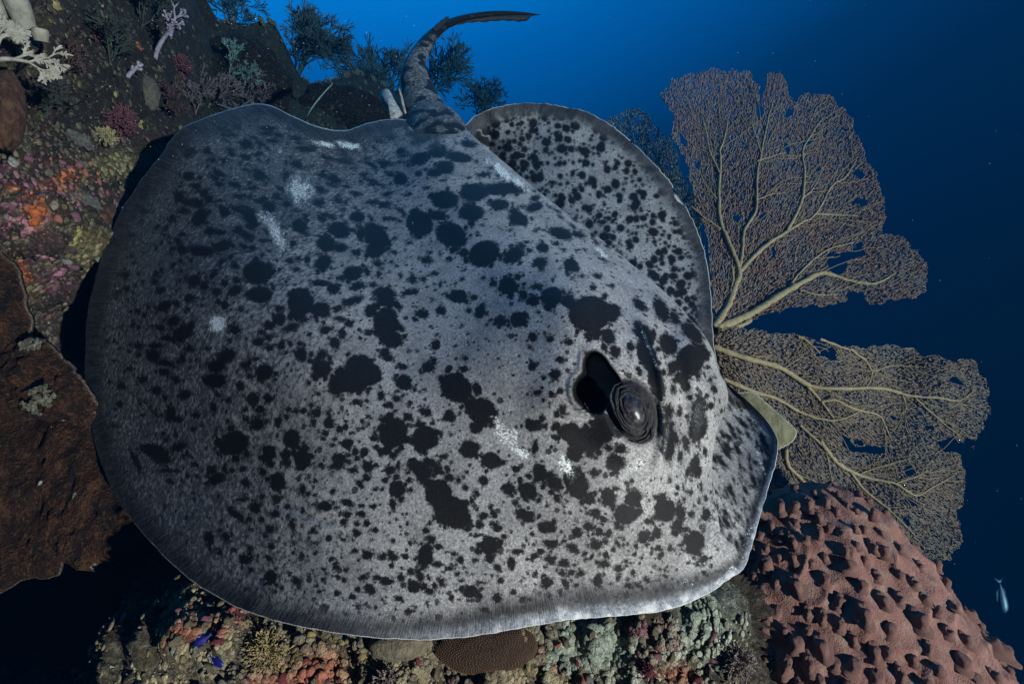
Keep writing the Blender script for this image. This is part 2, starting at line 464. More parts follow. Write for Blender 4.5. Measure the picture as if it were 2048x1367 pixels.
NA, NR, NU = 1050, 280, 46
TH = np.linspace(-math.pi, math.pi, NA, endpoint=False)
def polar_fn(pts, closed):
    q = catmull(pts, 4000, closed) - RAY_C
    th = np.arctan2(q[:, 1], q[:, 0]); rh = np.hypot(q[:, 0], q[:, 1])
    o = np.argsort(th); th, rh = th[o], rh[o]
    if closed:
        return np.interp(TH, np.concatenate([th - 2 * math.pi, th, th + 2 * math.pi]), np.tile(rh, 3))
    return np.interp(TH, th, rh)
rhoM = polar_fn(RAY_OUT, True)
_arc = np.stack([np.cos(TH), np.sin(TH), 0 * TH], 1)
rhoM = rhoM + 2.6 * fbm(_arc * 14, 3) + 1.3 * gnoise(_arc * 46 + 3)
rhoR = polar_fn(RAY_RDG, False)
th0 = math.atan2(252 - 600, 924 - 1000); th1 = math.atan2(1060 - 600, 1440 - 1000)
WF = smooth(th0, th0 + .16, TH) * smooth(.88, .46, TH)
WMAP = smooth(th0 - .22, th0 - .02, TH) * smooth(th1 + .25, th1 + .02, TH)
rhoR = np.minimum(rhoR, rhoM - 2)
# radial profile of the folded side: out to the crest, down behind it, out again to the far margin
kn = np.array([0, .20, .40, .52, .58, .62, .66, .72, .79, .86, .93, 1.0])
gap = (rhoM - rhoR)
hid = np.minimum(45, 8 + gap * .35) * WF
cols_rho = np.stack([0 * rhoR, .40 * rhoR, .77 * rhoR, .94 * rhoR, .99 * rhoR, rhoR, rhoR - .35 * hid, rhoR - hid * .55, rhoR + gap * .12,
                     rhoR + gap * .42, rhoR + gap * .72, rhoM], 1)
def margin_depth(th):
    # depth of the far margin of the disc by direction
    pts = [(925, 235, 1.82), (1080, 206, 1.80), (1215, 245, 1.70), (1330, 352, 1.56), (1402, 480, 1.43), (1423, 600, 1.31), (1432, 715, 1.18), (1500, 805, 1.10), (1556, 880, 1.03), (1524, 1020, .95), (1500, 1104, .90)]
    a = [math.atan2(p[1] - 600, p[0] - 1000) for p in pts]
    return np.interp(th, a, [p[2] for p in pts])
dM = margin_depth(TH)
cx, cy = np.cos(TH), np.sin(TH)
dK = [RAY_D(1000 + cx * cols_rho[:, k], 600 + cy * cols_rho[:, k]) for k in range(6)]
headw = smooth(.0, .25, TH)
drop = .17 * (1 - headw) + .085 * headw
dR = dK[5]
dK[3] = dK[3] + .006; dK[4] = dK[4] + .018; dK[5] = dR + .045
dT = dR + .045 + drop
dK += [dR + .045 + drop * .5, dT, dT + (dM - dT) * .15 + .01, dT + (dM - dT) * .42 + .012, dT + (dM - dT) * .72 + .008, dM]
dK = np.stack(dK, 1)
RR = np.linspace(0, 1, NR) ** 0.82
RR = np.where(RR < 1, RR, 1)
def cub(kn, vals, x):
    """Catmull-Rom (non uniform, finite-difference tangents) of every row of vals at x"""
    m = np.zeros_like(vals)
    dx = np.diff(kn); sl = np.diff(vals, axis=1) / dx
    m[:, 1:-1] = (sl[:, :-1] * dx[1:] + sl[:, 1:] * dx[:-1]) / (dx[:-1] + dx[1:])
    m[:, 0] = sl[:, 0]; m[:, -1] = sl[:, -1]
    i = np.clip(np.searchsorted(kn, x, side='right') - 1, 0, len(kn) - 2)
    h = dx[i]; tt = (x - kn[i]) / h
    h00 = 2 * tt ** 3 - 3 * tt ** 2 + 1; h10 = tt ** 3 - 2 * tt ** 2 + tt; h01 = -2 * tt ** 3 + 3 * tt ** 2; h11 = tt ** 3 - tt ** 2
    return vals[:, i] * h00 + m[:, i] * h * h10 + vals[:, i + 1] * h01 + m[:, i + 1] * h * h11
rho_far = cub(kn, cols_rho, RR); d_far = cub(kn, dK, RR)
rho_lin = rhoM[:, None] * RR[None]
W2 = WF[:, None]
RHO = rho_lin * (1 - WMAP[:, None]) + rho_far * WMAP[:, None]
PX = 1000 + cx[:, None] * RHO; PY = 600 + cy[:, None] * RHO
d_off = d_far - RAY_D(1000 + cx[:, None] * rho_far, 600 + cy[:, None] * rho_far)
d_off = d_off * smooth(.42, .54, RR)[None]
DD = RAY_D(PX, PY) + W2 * d_off
FAR = (W2 > .02) & (RR[None] > .64)                 # on the folded far wing / front flange
MPX = rhoM[:, None] * (1 - RR[None])
MPX = np.where(FAR, np.abs(rhoM[:, None] - RHO), MPX)
# distance to the margin measured across it, near enough
_ob = np.stack([1000 + cx * rhoM, 600 + cy * rhoM], 1)
_tan = np.roll(_ob, -1, 0) - np.roll(_ob, 1, 0); _tan /= np.linalg.norm(_tan, axis=1)[:, None]
_cosn = np.abs(cx * _tan[:, 1] - cy * _tan[:, 0])
MPX = MPX * np.clip(_cosn, .35, 1)[:, None]
MPX = np.where(FAR, MPX * (1.7 + 1.3 * smooth(.1, .35, TH)[:, None] * smooth(.95, .75, TH)[:, None]), MPX)

# ---- relief of the head, written as bumps along the surface normal (metres)
def ell(cxp, cyp, rx, ry, ang):
    a = math.radians(ang); X = PX - cxp; Y = PY - cyp
    u = X * math.cos(a) + Y * math.sin(a); v = -X * math.sin(a) + Y * math.cos(a)
    return np.sqrt((u / rx) ** 2 + (v / ry) ** 2)
def line_d(pts):
    P = catmull(pts, 60); dmin = np.full(PX.shape, 1e9); sgn = np.zeros(PX.shape)
    for (x0, y0), (x1, y1) in zip(P[:-1], P[1:]):
        dx, dy = x1 - x0, y1 - y0; L = dx * dx + dy * dy + 1e-9
        tt = np.clip(((PX - x0) * dx + (PY - y0) * dy) / L, 0, 1)
        ex, ey = PX - x0 - tt * dx, PY - y0 - tt * dy; q = ex * ex + ey * ey
        b = q < dmin; dmin = np.where(b, q, dmin); sgn = np.where(b, np.sign(dx * ey - dy * ex), sgn)
    return np.sqrt(dmin), sgn
near = ~FAR
H = np.zeros(PX.shape)
H += .036 * np.exp(-ell(1268, 832, 78, 105, -25) ** 2 * 1.2)
dlb, _q = line_d([(905, 330), (960, 400), (1040, 480), (1130, 560), (1230, 650), (1330, 720)])
H += .050 * np.exp(-(dlb / 90) ** 2) * near           # eye mound
H += .018 * np.exp(-ell(1128, 770, 60, 90, 10) ** 2)                   # swelling behind the spiracle
H += .026 * np.exp(-ell(1405, 800, 48, 120, 0) ** 2 * 1.2)             # snout bulge
dl, sg = line_d([(1262, 600), (1296, 660), (1318, 720), (1331, 790), (1333, 860), (1322, 920), (1300, 985)])
_fade = smooth(600, 680, PY) * smooth(985, 900, PY)
H += .017 * np.exp(-(dl / 15) ** 2) * near * _fade
H -= .018 * np.exp(-((dl - 34) / 22) ** 2) * (sg < 0) * _fade * near
dl2, sg2 = line_d([(1100, 850), (1170, 880), (1230, 930), (1290, 985)])
H -= .004 * np.exp(-(dl2 / 26) ** 2)
dl3, _q = line_d([(560, 1000), (590, 1018), (630, 1035), (660, 1042)])
H -= .004 * np.exp(-(dl3 / 8) ** 2)
dl4, _q = line_d([(390, 640), (415, 690), (450, 740), (480, 790), (440, 860)])
H += .003 * np.exp(-(dl4 / 18) ** 2)
e1 = ell(1194, 740, 26, 40, -20); e2 = ell(1180, 778, 34, 36, 25); e3 = ell(1216, 768, 26, 40, -28); e4 = ell(1190, 804, 24, 22, 30)
spi = -np.log(np.exp(-7 * e1) + np.exp(-7 * e2) + np.exp(-7 * e3) + np.exp(-7 * e4)) / 7 + .06
hole = smooth(1.06, .62, spi) * near
H += .005 * np.exp(-((spi - 1.22) / .18) ** 2) * near * smooth(1230, 1150, PX)      # lip on the outer side
H = H * (1 - hole) - .055 * hole
sock = np.exp(-((ell(1266, 822, 44, 66, -24) - 1.0) / .17) ** 2)
H -= .007 * sock
H = np.where(FAR, 0, H) * smooth(0, 30, MPX)
# slow undulation of the wing
P0 = unproj(PX, PY, DD)
H += .006 * fbm(P0 * 5.0, 3) * smooth(0, 60, MPX)
# the margin is softly ruffled
H += .006 * fbm(np.stack([np.cos(TH) * 9, np.sin(TH) * 9, 0 * TH], 1), 2)[:, None] * smooth(110, 0, MPX) * smooth(-60, 8, MPX)
a1 = np.roll(P0, -1, 0) - np.roll(P0, 1, 0); a2 = np.gradient(P0, axis=1)
NRM = np.cross(a1, a2); NRM[:, 0] = NRM[:, 2]; NRM /= np.linalg.norm(NRM, axis=-1)[..., None] + 1e-12
# orient towards the viewer on the near side
if (((CAM - P0) * NRM).sum(-1)[:, 20:60]).mean() < 0: NRM = -NRM
NRM[:, :4] = NRM[:, 4:5].mean(0)
_vd = CAM - P0; _vd /= np.linalg.norm(_vd, axis=-1)[..., None]
PT = P0 + _vd * H[..., None]
_b1 = np.roll(PT, -1, 0) - np.roll(PT, 1, 0); _b2 = np.gradient(PT, axis=1)
PT[:, 0] = PT[:, 0].mean(0)
# underside
ru = np.linspace(NR - 1, 0, NU + 1).astype(int)[1:]
thick = .006 + .085 * (1 - (RR[ru]) ** 1.6)
thick[0] = .012
_wany = smooth(th0 - .2, th0 - .05, TH) * smooth(1.05, .9, TH)
thick = thick[None] * (1 - _wany[:, None] * (.35 + .57 * (RR[ru] > .4))[None])
PB = PT[:, ru] - NRM[:, ru] * thick[:, :, None] * np.clip(.35 + .65 * (MPX[:, ru] / 250), .35, 1)[..., None]
ALLP = np.concatenate([PT, PB], 1); NT_ = NR + NU

# ---- spots: (tile x, tile y, rx[, ry, angle]) read off the photograph tile by tile
S = .2926
TA = (160, 200, S, [(735,365,35),(870,340,25),(740,520,45,35,0),(670,505,30,15,20),(820,530,25,18,-20),(800,590,28),(690,590,30,10,0),(680,665,40),(740,700,60,25,0),(850,640,35,25,-20),(880,680,40,30,-30),(820,800,75,50,-50),(630,805,27),(990,765,40),(1070,735,30,22,0),(440,755,40,20,20),(530,870,30,18,-45),(585,875,30,18,-45),(360,925,25,17,0),(890,895,35),(600,935,25,15,0),(700,920,35,20,0),(670,965,40,25,40),(700,1020,45,30,20),(830,1030,110,40,8),(970,1000,70,40,-15),(630,1020,20),(625,1050,15),(370,1110,20,15,0),(640,1120,25,20,0),(310,1195,32,27,0),(260,1195,15),(520,1185,22,28,0),(560,1165,20),(510,1240,30,25,0),(690,1165,20,14,0),(780,1235,55,42,-10),(685,1230,18),(850,1270,35),(910,1190,50,25,-50),(970,1100,45,18,-40),(1060,1130,35,25,30),(1070,1230,28),(990,1250,30),(930,1310,40,30,0),(1060,1300,55,35,-20),(1210,1180,100,85,0),(1230,1330,95,60,0),(555,1300,35,22,-30),(655,1305,18),(750,1350,45,30,0),(320,1290,25),(1080,890,45,30,0),(1180,1010,25),(1170,880,30,14,0),(1120,1000,35,20,20),(1170,800,45,60,0),(1290,740,50,40,0),(1140,300,50,35,20),(920,530,50,20,30),(1230,500,60,25,30),(1060,580,60,22,10),(1180,600,50,18,0),(905,410,35,20,20),(1040,370,40,20,20),(1130,390,50,22,10),(1070,180,35,20,0),(1220,370,40,20,0),(1140,480,50,15,20),(980,410,40,15,20),(1080,660,40,20,10),(1250,680,35,30,0),(1010,280,30,12,25),(1250,230,30,14,35),(1160,110,26,10,40),(1210,140,22,9,40),(1300,215,25,12,30)])
TB = (500, 200, S, [(60,520,50,35,20),(320,440,50,30,20),(250,510,25),(190,655,45,25,10),(130,720,60,30,20),(250,710,40,25,0),(90,680,40,22,0),(340,860,60,50,30),(610,890,80,60,20),(520,980,70,60,20),(620,1010,55,35,0),(860,930,110,75,50),(860,1020,80,60,-30),(760,910,40,50,0),(730,800,60,40,0),(490,810,45,25,30),(725,1040,40,28,0),(500,1110,70,50,-30),(700,1185,75,55,-15),(800,1170,25,40,-30),(875,1120,38,28,20),(880,1190,20,25,0),(840,1260,40,18,0),(730,1270,55,35,-20),(480,1250,90,28,5),(570,1290,50,40,0),(340,1330,90,50,0),(920,1320,80,50,0),(1080,1315,65,25,-15),(1030,540,55,45,20),(940,640,50,18,-15),(1090,640,25,18,0),(920,715,55,22,-15),(1150,500,30,25,0),(1180,385,90,32,-10),(1280,360,80,40,0),(1260,500,60,30,-10),(1330,545,22,12,0),(1210,600,35,14,0),(930,810,40,20,0),(1025,830,22,12,0),(985,945,25,15,0),(1085,975,30,16,0),(1160,845,100,90,40),(1280,790,60,40,0),(1210,1095,45,28,0),(1110,1225,28,35,0),(1185,1225,22),(1265,1185,30,18,0),(1000,1130,15),(1350,1085,20),(990,1040,35,15,0),(1170,260,60,40,0),(1270,315,40,25,0),(1030,350,40,28,-15),(1290,200,70,20,0),(1050,380,50,15,-15),(910,450,30,20,0),(780,510,35,20,0),(650,410,45,20,20),(500,490,30,18,0),(720,640,45,20,10),(830,700,45,20,0),(600,680,40,18,0),(470,700,50,28,10),(480,610,45,25,20),(580,560,40,20,0),(830,570,35,18,-20),(660,590,35,15,0),(290,980,28),(330,1085,35,20,0),(100,960,40,18,0),(30,840,40,40,0),(200,250,30,12,30),(330,290,35,14,20),(120,330,30,14,30),(560,400,40,14,15),(420,330,35,12,20),(800,400,40,14,-5),(700,470,30,12,0),(560,790,30,14,0),(630,750,28,14,0),(380,790,28,18,0),(150,960,30,14,0),(240,1030,18),(130,1030,20,12,0),(270,1100,30,24,0),(390,1090,26,30,0),(320,1160,30,22,0),(200,1160,16),(250,1240,16)])
TC = (820, 250, S, [(240,510,100,65,0),(280,750,115,85,20),(420,600,95,60,0),(440,460,110,65,-5),(600,440,130,45,0),(700,430,100,40,10),(610,545,75,42,0),(740,640,80,50,20),(710,590,40,30,0),(850,560,70,35,-20),(860,500,40,25,-30),(770,560,35,15,0),(505,880,120,90,-25),(710,890,85,55,-30),(800,800,35,15,-10),(815,855,30,18,20),(905,840,50,40,20),(890,940,55,42,0),(1030,740,95,45,15),(1150,750,60,25,20),(880,710,30,13,0),(1000,810,35,18,0),(1050,850,25,14,20),(1100,960,60,50,30),(1280,1030,40,22,20),(670,1100,65,70,-30),(735,1040,28),(570,1080,28,25,0),(780,1085,20),(740,1100,18),(870,1105,50,28,0),(775,1160,32,42,0),(840,1200,55,42,0),(970,1170,80,70,0),(1080,1200,55,50,0),(1230,1290,150,130,0),(1130,1240,60,50,0),(1250,1110,25),(1330,1170,25),(330,1170,70,52,0),(435,1180,28,25,0),(265,915,30,22,0),(160,1015,32,20,0),(355,1050,18),(210,1265,40,33,0),(85,1290,50,35,0),(480,1270,38,65,15),(400,1265,28,22,0),(150,1190,14),(110,925,45,28,0),(130,870,35,13,0),(620,1340,55,40,0),(740,1330,60,60,0),(20,1050,25,35,0),(95,1055,22,15,0),(30,1140,30,25,0),(35,1325,30,20,40),(300,850,40,30,0),(490,685,20,10,0),(170,325,60,35,0),(240,290,70,50,0),(60,240,70,40,-10),(200,160,60,35,0),(330,220,110,40,10),(400,130,70,30,10),(500,340,60,22,-10),(615,345,35,18,0),(230,378,25,12,0),(400,360,25,14,0),(560,295,40,14,0),(90,60,70,30,0),(240,30,60,20,0),(190,620,60,40,0),(1080,1025,18),(1110,1045,15),(1175,1028,16),(975,1060,14),(990,1035,12),(500,1045,22,14,-20),(1030,630,30,12,30),(1110,690,45,15,40),(1130,640,35,18,30),(1010,590,30,14,30),(960,560,25,12,20),(1250,750,25,20,45),(1270,800,35,15,40),(1350,830,30,15,40),(1190,850,20,10,40),(1140,855,22,12,0),(1320,920,35,12,40)])
TR = (1050, 600, .329, [(505,220,45,60,-30),(560,80,28),(480,285,25),(550,320,38),(700,30,60,30,40),(830,60,45,90,-25),(910,110,30,55,-30),(720,200,75,50,45),(640,280,30),(740,330,60,110,-20),(800,500,50,130,-15),(690,430,20,35,-20),(870,270,55,75,-30),(1000,370,90,95,0),(950,470,50,45,0),(975,520,35,45,0),(1050,460,20,30,0),(900,540,20,45,0),(1020,200,45,90,-40),(880,450,15),(1110,405,15),(1125,485,20),(1150,540,22,28,-30),(1130,640,25),(1105,580,18),(1000,590,22),(1060,650,50,70,10),(1050,770,60,100,15),(1195,670,15,20,0),(875,680,30,50,0),(870,850,46,150,0),(940,680,20,30,0),(975,870,25,55,-15),(910,830,25,60,-15),(945,950,20,50,0),(1030,1000,30,80,15),(1050,1040,30,40,0),(1095,920,20,30,0),(210,360,30,28,0),(185,450,42,35,0),(150,235,28,25,0),(50,225,30,33,0),(265,255,35,25,0),(45,400,30),(260,430,12),(375,250,12),(70,560,35,20,0),(215,550,25,22,0),(160,570,22),(105,720,26),(55,760,60,40,0),(195,690,25),(200,770,30),(230,670,25,45,0),(60,890,25,55,10),(160,890,14),(110,605,15),(150,630,14),(370,850,120,80,0),(480,770,70,100,-20),(270,800,80,60,0),(300,930,50,60,0),(450,925,25),(545,990,55,60,0),(580,905,45,30,0),(510,900,25),(420,1045,33,25,0),(310,1110,75,110,-20),(90,1050,45,70,-20),(180,1110,50,45,0),(965,160,22,40,-35),(1060,310,20,40,-40),(1010,100,20,50,-35)])
TD = (160, 580, S, [(390,145,22),(440,170,22),(465,120,18),(575,110,60,38,-30),(660,95,28),(745,55,40,30,-20),(730,135,28),(990,100,32),(945,80,25),(640,210,50,38,-20),(700,290,75,55,-30),(760,240,30,60,20),(600,330,40,25,0),(550,260,32,25,0),(490,245,35,14,0),(400,255,18),(355,240,16),(400,380,38,25,0),(510,380,65,22,-5),(500,450,55,45,0),(590,500,75,25,10),(400,440,22),(700,465,30,35,0),(740,400,40,25,0),(185,350,25,18,0),(235,345,18),(230,487,22,16,0),(270,400,14),(280,655,35,25,0),(340,540,35,20,0),(580,560,45,28,0),(430,610,40,28,-20),(655,610,38,25,30),(525,685,40,32,0),(580,740,22,28,0),(270,780,32,25,0),(240,810,15),(205,920,70,20,8),(425,850,25,18,0),(520,850,18),(558,852,14),(620,840,38,60,0),(665,880,40,28,0),(790,855,33,25,0),(720,715,50,35,-20),(1000,450,70,55,-10),(930,520,75,45,0),(920,620,90,50,5),(1130,505,43,38,0),(1260,560,68,58,0),(1160,590,26,24,0),(1335,610,18),(1095,650,32,42,0),(1180,745,45,52,-30),(1285,740,36,32,0),(1230,815,33),(1130,815,28,24,0),(1210,915,52,48,0),(1135,880,25,30,0),(945,715,22,18,0),(1010,750,32,20,0),(910,800,28,35,0),(1015,895,20),(930,970,12,55,5),(1060,1040,100,85,0),(1000,1080,60,50,0),(1065,1150,35,30,0),(1290,1110,50,55,0),(1300,1180,30,28,0),(1350,900,25,40,0),(480,800,14,20,0),(570,980,20),(590,1020,35,18,-40),(655,985,16,28,0),(500,1090,100,45,10),(550,1140,85,45,20),(670,1070,70,32,-20),(710,1130,18),(770,1145,15),(790,1190,35,18,20),(590,1230,60,20,0),(655,1235,30,18,0),(735,1265,20),(795,1270,20),(610,1305,30,22,0),(900,1230,40,32,-40),(930,1290,65,40,-20),(985,1220,25,30,0),(1035,1230,22),(1110,1225,30,25,0),(1130,1310,35,25,0),(1250,1240,25,35,-30),(1230,355,35,32,0),(1280,330,22),(1300,390,32,26,0),(1240,290,26,20,0),(1060,270,45,35,0),(1020,340,18),(1210,470,32,18,0),(1290,240,40,30,0),(180,1010,60,22,10),(1100,130,25,20,0),(380,1165,110,22,65)])
TE = (500, 550, S, [(345,190,95,90,0),(330,270,50),(480,235,75,55,-10),(205,225,40,25,0),(200,300,50,45,0),(135,345,50,30,-20),(280,355,70,30,-20),(370,310,35,20,-30),(505,320,20),(600,230,40,30,0),(700,175,90,32,-15),(830,240,55,45,-40),(920,150,70,65,0),(1000,200,50,30,30),(930,330,90,120,0),(960,430,90,70,30),(810,390,30,28,0),(920,530,40),(950,565,40,28,0),(620,300,60,22,10),(675,330,35,25,0),(515,375,52,30,0),(630,395,35,38,0),(580,460,40,45,0),(750,375,20),(750,430,22,15,0),(55,455,35,30,0),(120,430,25,28,0),(80,395,25,22,0),(135,495,32,28,0),(215,480,30,38,30),(275,470,18,24,0),(405,405,25,20,0),(350,540,45,60,0),(420,540,22),(415,590,22),(490,545,40,38,0),(545,570,24,30,0),(490,640,72,65,0),(590,750,60,80,0),(750,660,115,125,0),(700,740,130,70,0),(820,680,85,80,0),(670,540,22),(630,635,15),(730,870,45,25,0),(795,860,18),(400,735,20,25,0),(465,810,28,20,20),(1050,730,60,58,0),(1040,620,42,25,20),(1215,630,50,40,-30),(1255,585,28),(895,820,30,38,0),(1000,840,32,28,0),(945,885,45,25,0),(990,925,18),(1095,875,22),(1080,970,32),(1200,935,52,32,15),(1410,770,125,98,35),(1270,475,38),(1280,408,22,15,0),(1085,520,18),(1145,520,15),(890,760,15),(1125,780,22),(1195,785,15),(1045,820,15),(125,845,34,30,0),(70,920,32),(50,1020,50,45,0),(265,915,22),(315,925,22),(370,925,28),(415,885,28,20,0),(450,940,40,35,0),(245,970,22,25,0),(195,1000,28,45,0),(435,1005,25),(535,1010,42,38,0),(610,1050,35,28,0),(655,1035,25),(770,1000,20,24,0),(810,965,20),(805,1015,15,25,0),(735,1045,20,12,0),(770,1045,15),(515,1080,28),(500,1115,22),(665,1150,45,42,0),(580,1125,20),(567,1160,22,16,0),(700,1078,30,12,0),(850,1115,35,25,0),(980,1080,100,115,20),(930,990,40,35,0),(1200,1110,95,90,20),(1160,1020,50,30,0),(285,1120,65,70,0),(360,1250,65),(245,1225,38,45,0),(250,1285,35,25,0),(130,1220,50,55,0),(140,1285,35,30,0),(720,1210,30,38,0),(780,1210,35),(725,1255,25,18,0),(860,1175,25,20,0),(895,1205,32),(975,1230,32,28,0),(600,1295,60,40,-20),(485,1300,22,25,0),(675,1275,20),(700,1330,35,25,0),(805,1315,40,35,0),(860,1295,28,20,0),(960,1335,45,35,0),(1010,1300,20,35,0),(1330,1235,26),(1130,1300,70,50,30),(1240,1280,40,35,0),(1280,1330,40,35,0),(1190,1350,80,40,0),(1350,1320,25,20,0),(745,1135,14),(655,995,16),(850,1040,10),(370,1145,14),(1590,940,95,110,0),(1500,880,45,45,0),(1500,1190,70,65,0),(1360,960,42,48,0),(1470,570,30,22,0),(1460,640,40,26,0)])
TF = (400, 900, S, [(530,215,60,70,0),(315,225,32,26,0),(290,320,40,35,-40),(425,318,25,20,0),(375,390,45,40,0),(525,335,36,35,0),(510,435,38,32,0),(600,385,25,24,0),(630,505,30,38,-20),(705,410,20,30,-20),(700,270,28,42,0),(740,295,20),(785,305,22,14,0),(785,210,24,16,0),(910,285,25,24,0),(855,380,60,38,10),(935,390,20),(1010,360,50,26,20),(1095,235,28,40,-30),(1140,185,35,28,0),(1200,265,28,18,0),(1245,260,18,22,0),(1265,200,28,30,0),(1100,380,30,18,0),(1185,385,28,26,0),(1100,435,38,25,0),(1000,440,32,28,0),(960,430,18),(980,490,32,28,0),(1070,500,22),(1065,565,26,32,0),(1140,500,28),(1190,545,32,25,0),(770,545,25,28,0),(785,630,26,18,0),(880,600,28,26,0),(970,605,45,16,30),(695,720,24),(790,700,20),(635,700,16),(635,765,18,12,0),(900,740,28,22,0),(930,800,32,28,0),(1000,815,30,22,0),(945,865,26,25,0),(985,885,20),(1060,685,26,20,0),(1145,715,42,38,0),(1250,725,30,32,0),(1320,725,35,30,0),(1310,785,22),(490,655,32,26,0),(580,640,18),(640,630,14),(445,585,24,18,0),(475,545,28,26,0),(345,540,22,18,0),(250,440,85,30,40),(335,470,25),(420,475,25),(60,590,38,45,-10),(55,640,22),(175,585,28,35,-20),(235,680,20),(135,695,22,26,0),(345,665,32,20,30),(305,745,45,40,0),(350,815,30,16,40),(470,735,50,22,35),(485,860,50,48,0),(430,885,20),(655,890,32),(840,880,22,18,0),(790,925,25,18,0),(815,965,20),(935,980,32,28,0),(1040,1000,26,28,0),(1075,950,24),(785,1010,16),(845,1080,40,38,0),(1085,1070,22,28,0),(1140,1060,30,14,30),(1120,870,40,25,0),(1160,945,42,38,0),(1210,870,40,24,0),(1270,895,50,32,15),(510,965,18,12,0),(525,915,30,20,30),(310,945,20),(120,850,20),(770,820,16),(1320,1145,14),(1245,1020,15),(1350,1010,22),(950,55,60,42,0),(1015,80,18),(830,100,20,22,0),(600,90,35,25,0),(1150,110,42,38,0),(1070,50,26)])
TG = (780, 900, S, [(220,140,65,80,-30),(330,290,95,100,-35),(420,410,140,100,30),(470,470,90,75,0),(360,470,70,45,30),(130,205,30,26,0),(145,270,25,22,0),(50,265,60,70,0),(20,370,30,50,0),(390,125,25,20,0),(365,40,26,25,0),(280,90,35),(320,135,40,35,0),(410,190,40,30,20),(465,200,24,32,0),(515,255,26,24,0),(640,205,35,40,-35),(690,70,80,60,10),(655,140,18),(865,130,34,30,0),(810,265,55,42,15),(945,280,75,60,30),(1040,170,50),(1090,170,40,30,0),(1045,250,25,22,0),(950,180,24),(800,165,14),(855,358,22,24,0),(925,445,85,45,22),(1070,525,62,48,0),(1100,635,62,32,5),(1275,560,38,42,-20),(1140,250,35,30,0),(1100,290,25),(1140,330,30,35,-30),(1070,378,16),(560,340,20,30,0),(590,290,26,35,-35),(595,400,14,22,0),(635,450,40,30,0),(610,505,30,35,0),(690,390,20,30,0),(710,440,25,40,-20),(730,525,42,32,35),(780,585,26,22,0),(690,500,20),(560,515,18),(595,580,28,16,0),(680,650,72,70,0),(685,730,40,45,0),(870,690,48,24,8),(830,770,32,60,-10),(735,800,28),(985,720,32,28,0),(1030,690,30),(1095,750,45,35,35),(935,742,20,15,0),(975,570,24,20,0),(920,597,14,10,0),(1170,555,12),(1190,770,38,32,0),(1250,670,55,32,35),(1330,705,25,16,0),(1180,620,15),(1300,840,26,24,0),(1245,835,30,25,0),(1265,785,16),(1180,840,35,25,30),(1140,820,15),(1200,910,25,45,-25),(1240,890,16),(1275,920,24,20,0),(1075,900,45,42,0),(1040,925,22),(755,890,24,28,0),(840,970,24),(735,1005,35,38,-20),(1020,970,20,14,0),(905,1020,28,32,0),(1165,970,20,30,-20),(555,965,60,50,0),(490,945,30,28,0),(605,1020,20),(600,910,18),(535,1020,14),(450,920,16),(485,890,25,18,0),(350,905,25,38,-20),(305,925,24,26,0),(270,960,38,30,0),(230,930,30),(160,930,52,50,0),(205,860,30,60,-20),(140,830,28),(75,870,32,30,0),(240,740,60),(250,680,50,45,0),(320,780,35,25,0),(330,655,30,25,0),(280,610,30,40,-35),(245,545,28,26,0),(205,690,20),(415,805,28,25,0),(460,840,22,16,0),(480,750,26,28,0),(438,710,22),(385,695,20,15,0),(585,750,24,16,0),(20,730,38,36,0),(105,725,24,26,0),(80,810,16),(20,620,20),(140,640,16,22,0),(108,570,16),(270,500,20),(125,500,18),(60,1010,30,28,0),(135,1100,32,26,0),(420,1010,24,28,0),(20,1150,20),(650,1090,40,20,20),(470,1020,12),(1195,425,10,16,0),(1185,380,12,20,0),(1340,390,15),(1345,520,28,35,0),(1280,480,14)])
TH_ = (1150, 850, S, [(135,325,38,28,0),(230,490,55,70,-20),(165,510,22,18,0),(95,500,45,48,0),(400,500,70,55,-30),(340,610,80,75,0),(140,600,42,35,0),(190,640,45,25,15),(370,440,35,20,-15),(305,435,12),(390,380,18),(95,690,35),(165,730,32,35,0),(230,735,30,32,0),(15,735,30,40,0),(140,815,48,36,8),(210,795,22,18,0),(265,845,22),(300,765,22,16,0),(300,815,25,20,40),(210,885,26,25,0),(165,885,16),(195,950,48,30,10),(295,980,34,32,30),(350,925,18),(385,945,18),(395,1010,20,30,0),(355,960,16),(40,1010,28,20,0),(155,1060,36,48,10),(60,880,22,16,0),(415,825,18),(470,765,48),(410,880,16),(365,1090,30,25,0),(350,1160,25,30,0),(440,1100,50,20,30),(490,1055,35,18,45),(570,1060,14),(620,1035,35,16,35),(580,985,16),(545,965,14,18,0),(655,965,8),(610,1100,14),(615,580,80,85,-20),(720,600,35,90,-15),(700,680,40,45,0),(745,710,32,25,0),(500,655,35,30,0),(560,740,35,45,0),(570,840,30,25,0),(655,840,30,22,0),(685,735,30),(585,885,26,24,0),(725,815,22,20,0),(690,880,10),(820,790,72,78,0),(780,850,40,30,0),(880,915,38,32,0),(815,905,18),(900,610,34,50,0),(795,605,24,26,0),(815,550,14),(790,465,20,24,0),(700,425,18,22,0),(690,470,16),(745,505,16,22,0),(850,520,14,24,0),(860,415,16,35,0),(890,500,14,32,0),(930,455,12),(940,515,10,22,0),(850,650,14,20,0),(940,630,14,22,0),(1020,490,25,70,0),(1030,590,14,18,0),(1060,690,20,38,0),(1055,770,16,45,0),(965,745,16,12,0),(970,820,18,22,0),(1020,840,10,25,0),(1070,880,12),(930,960,16,20,0),(880,1005,18),(830,1045,16),(780,940,20,15,0),(740,420,14,24,-10),(770,330,18,60,15),(830,330,20,40,0),(950,400,10,30,0),(960,560,12,26,0),(1000,640,12,24,0),(880,700,14,26,0),(650,370,18,30,0)])
SPOTS = []
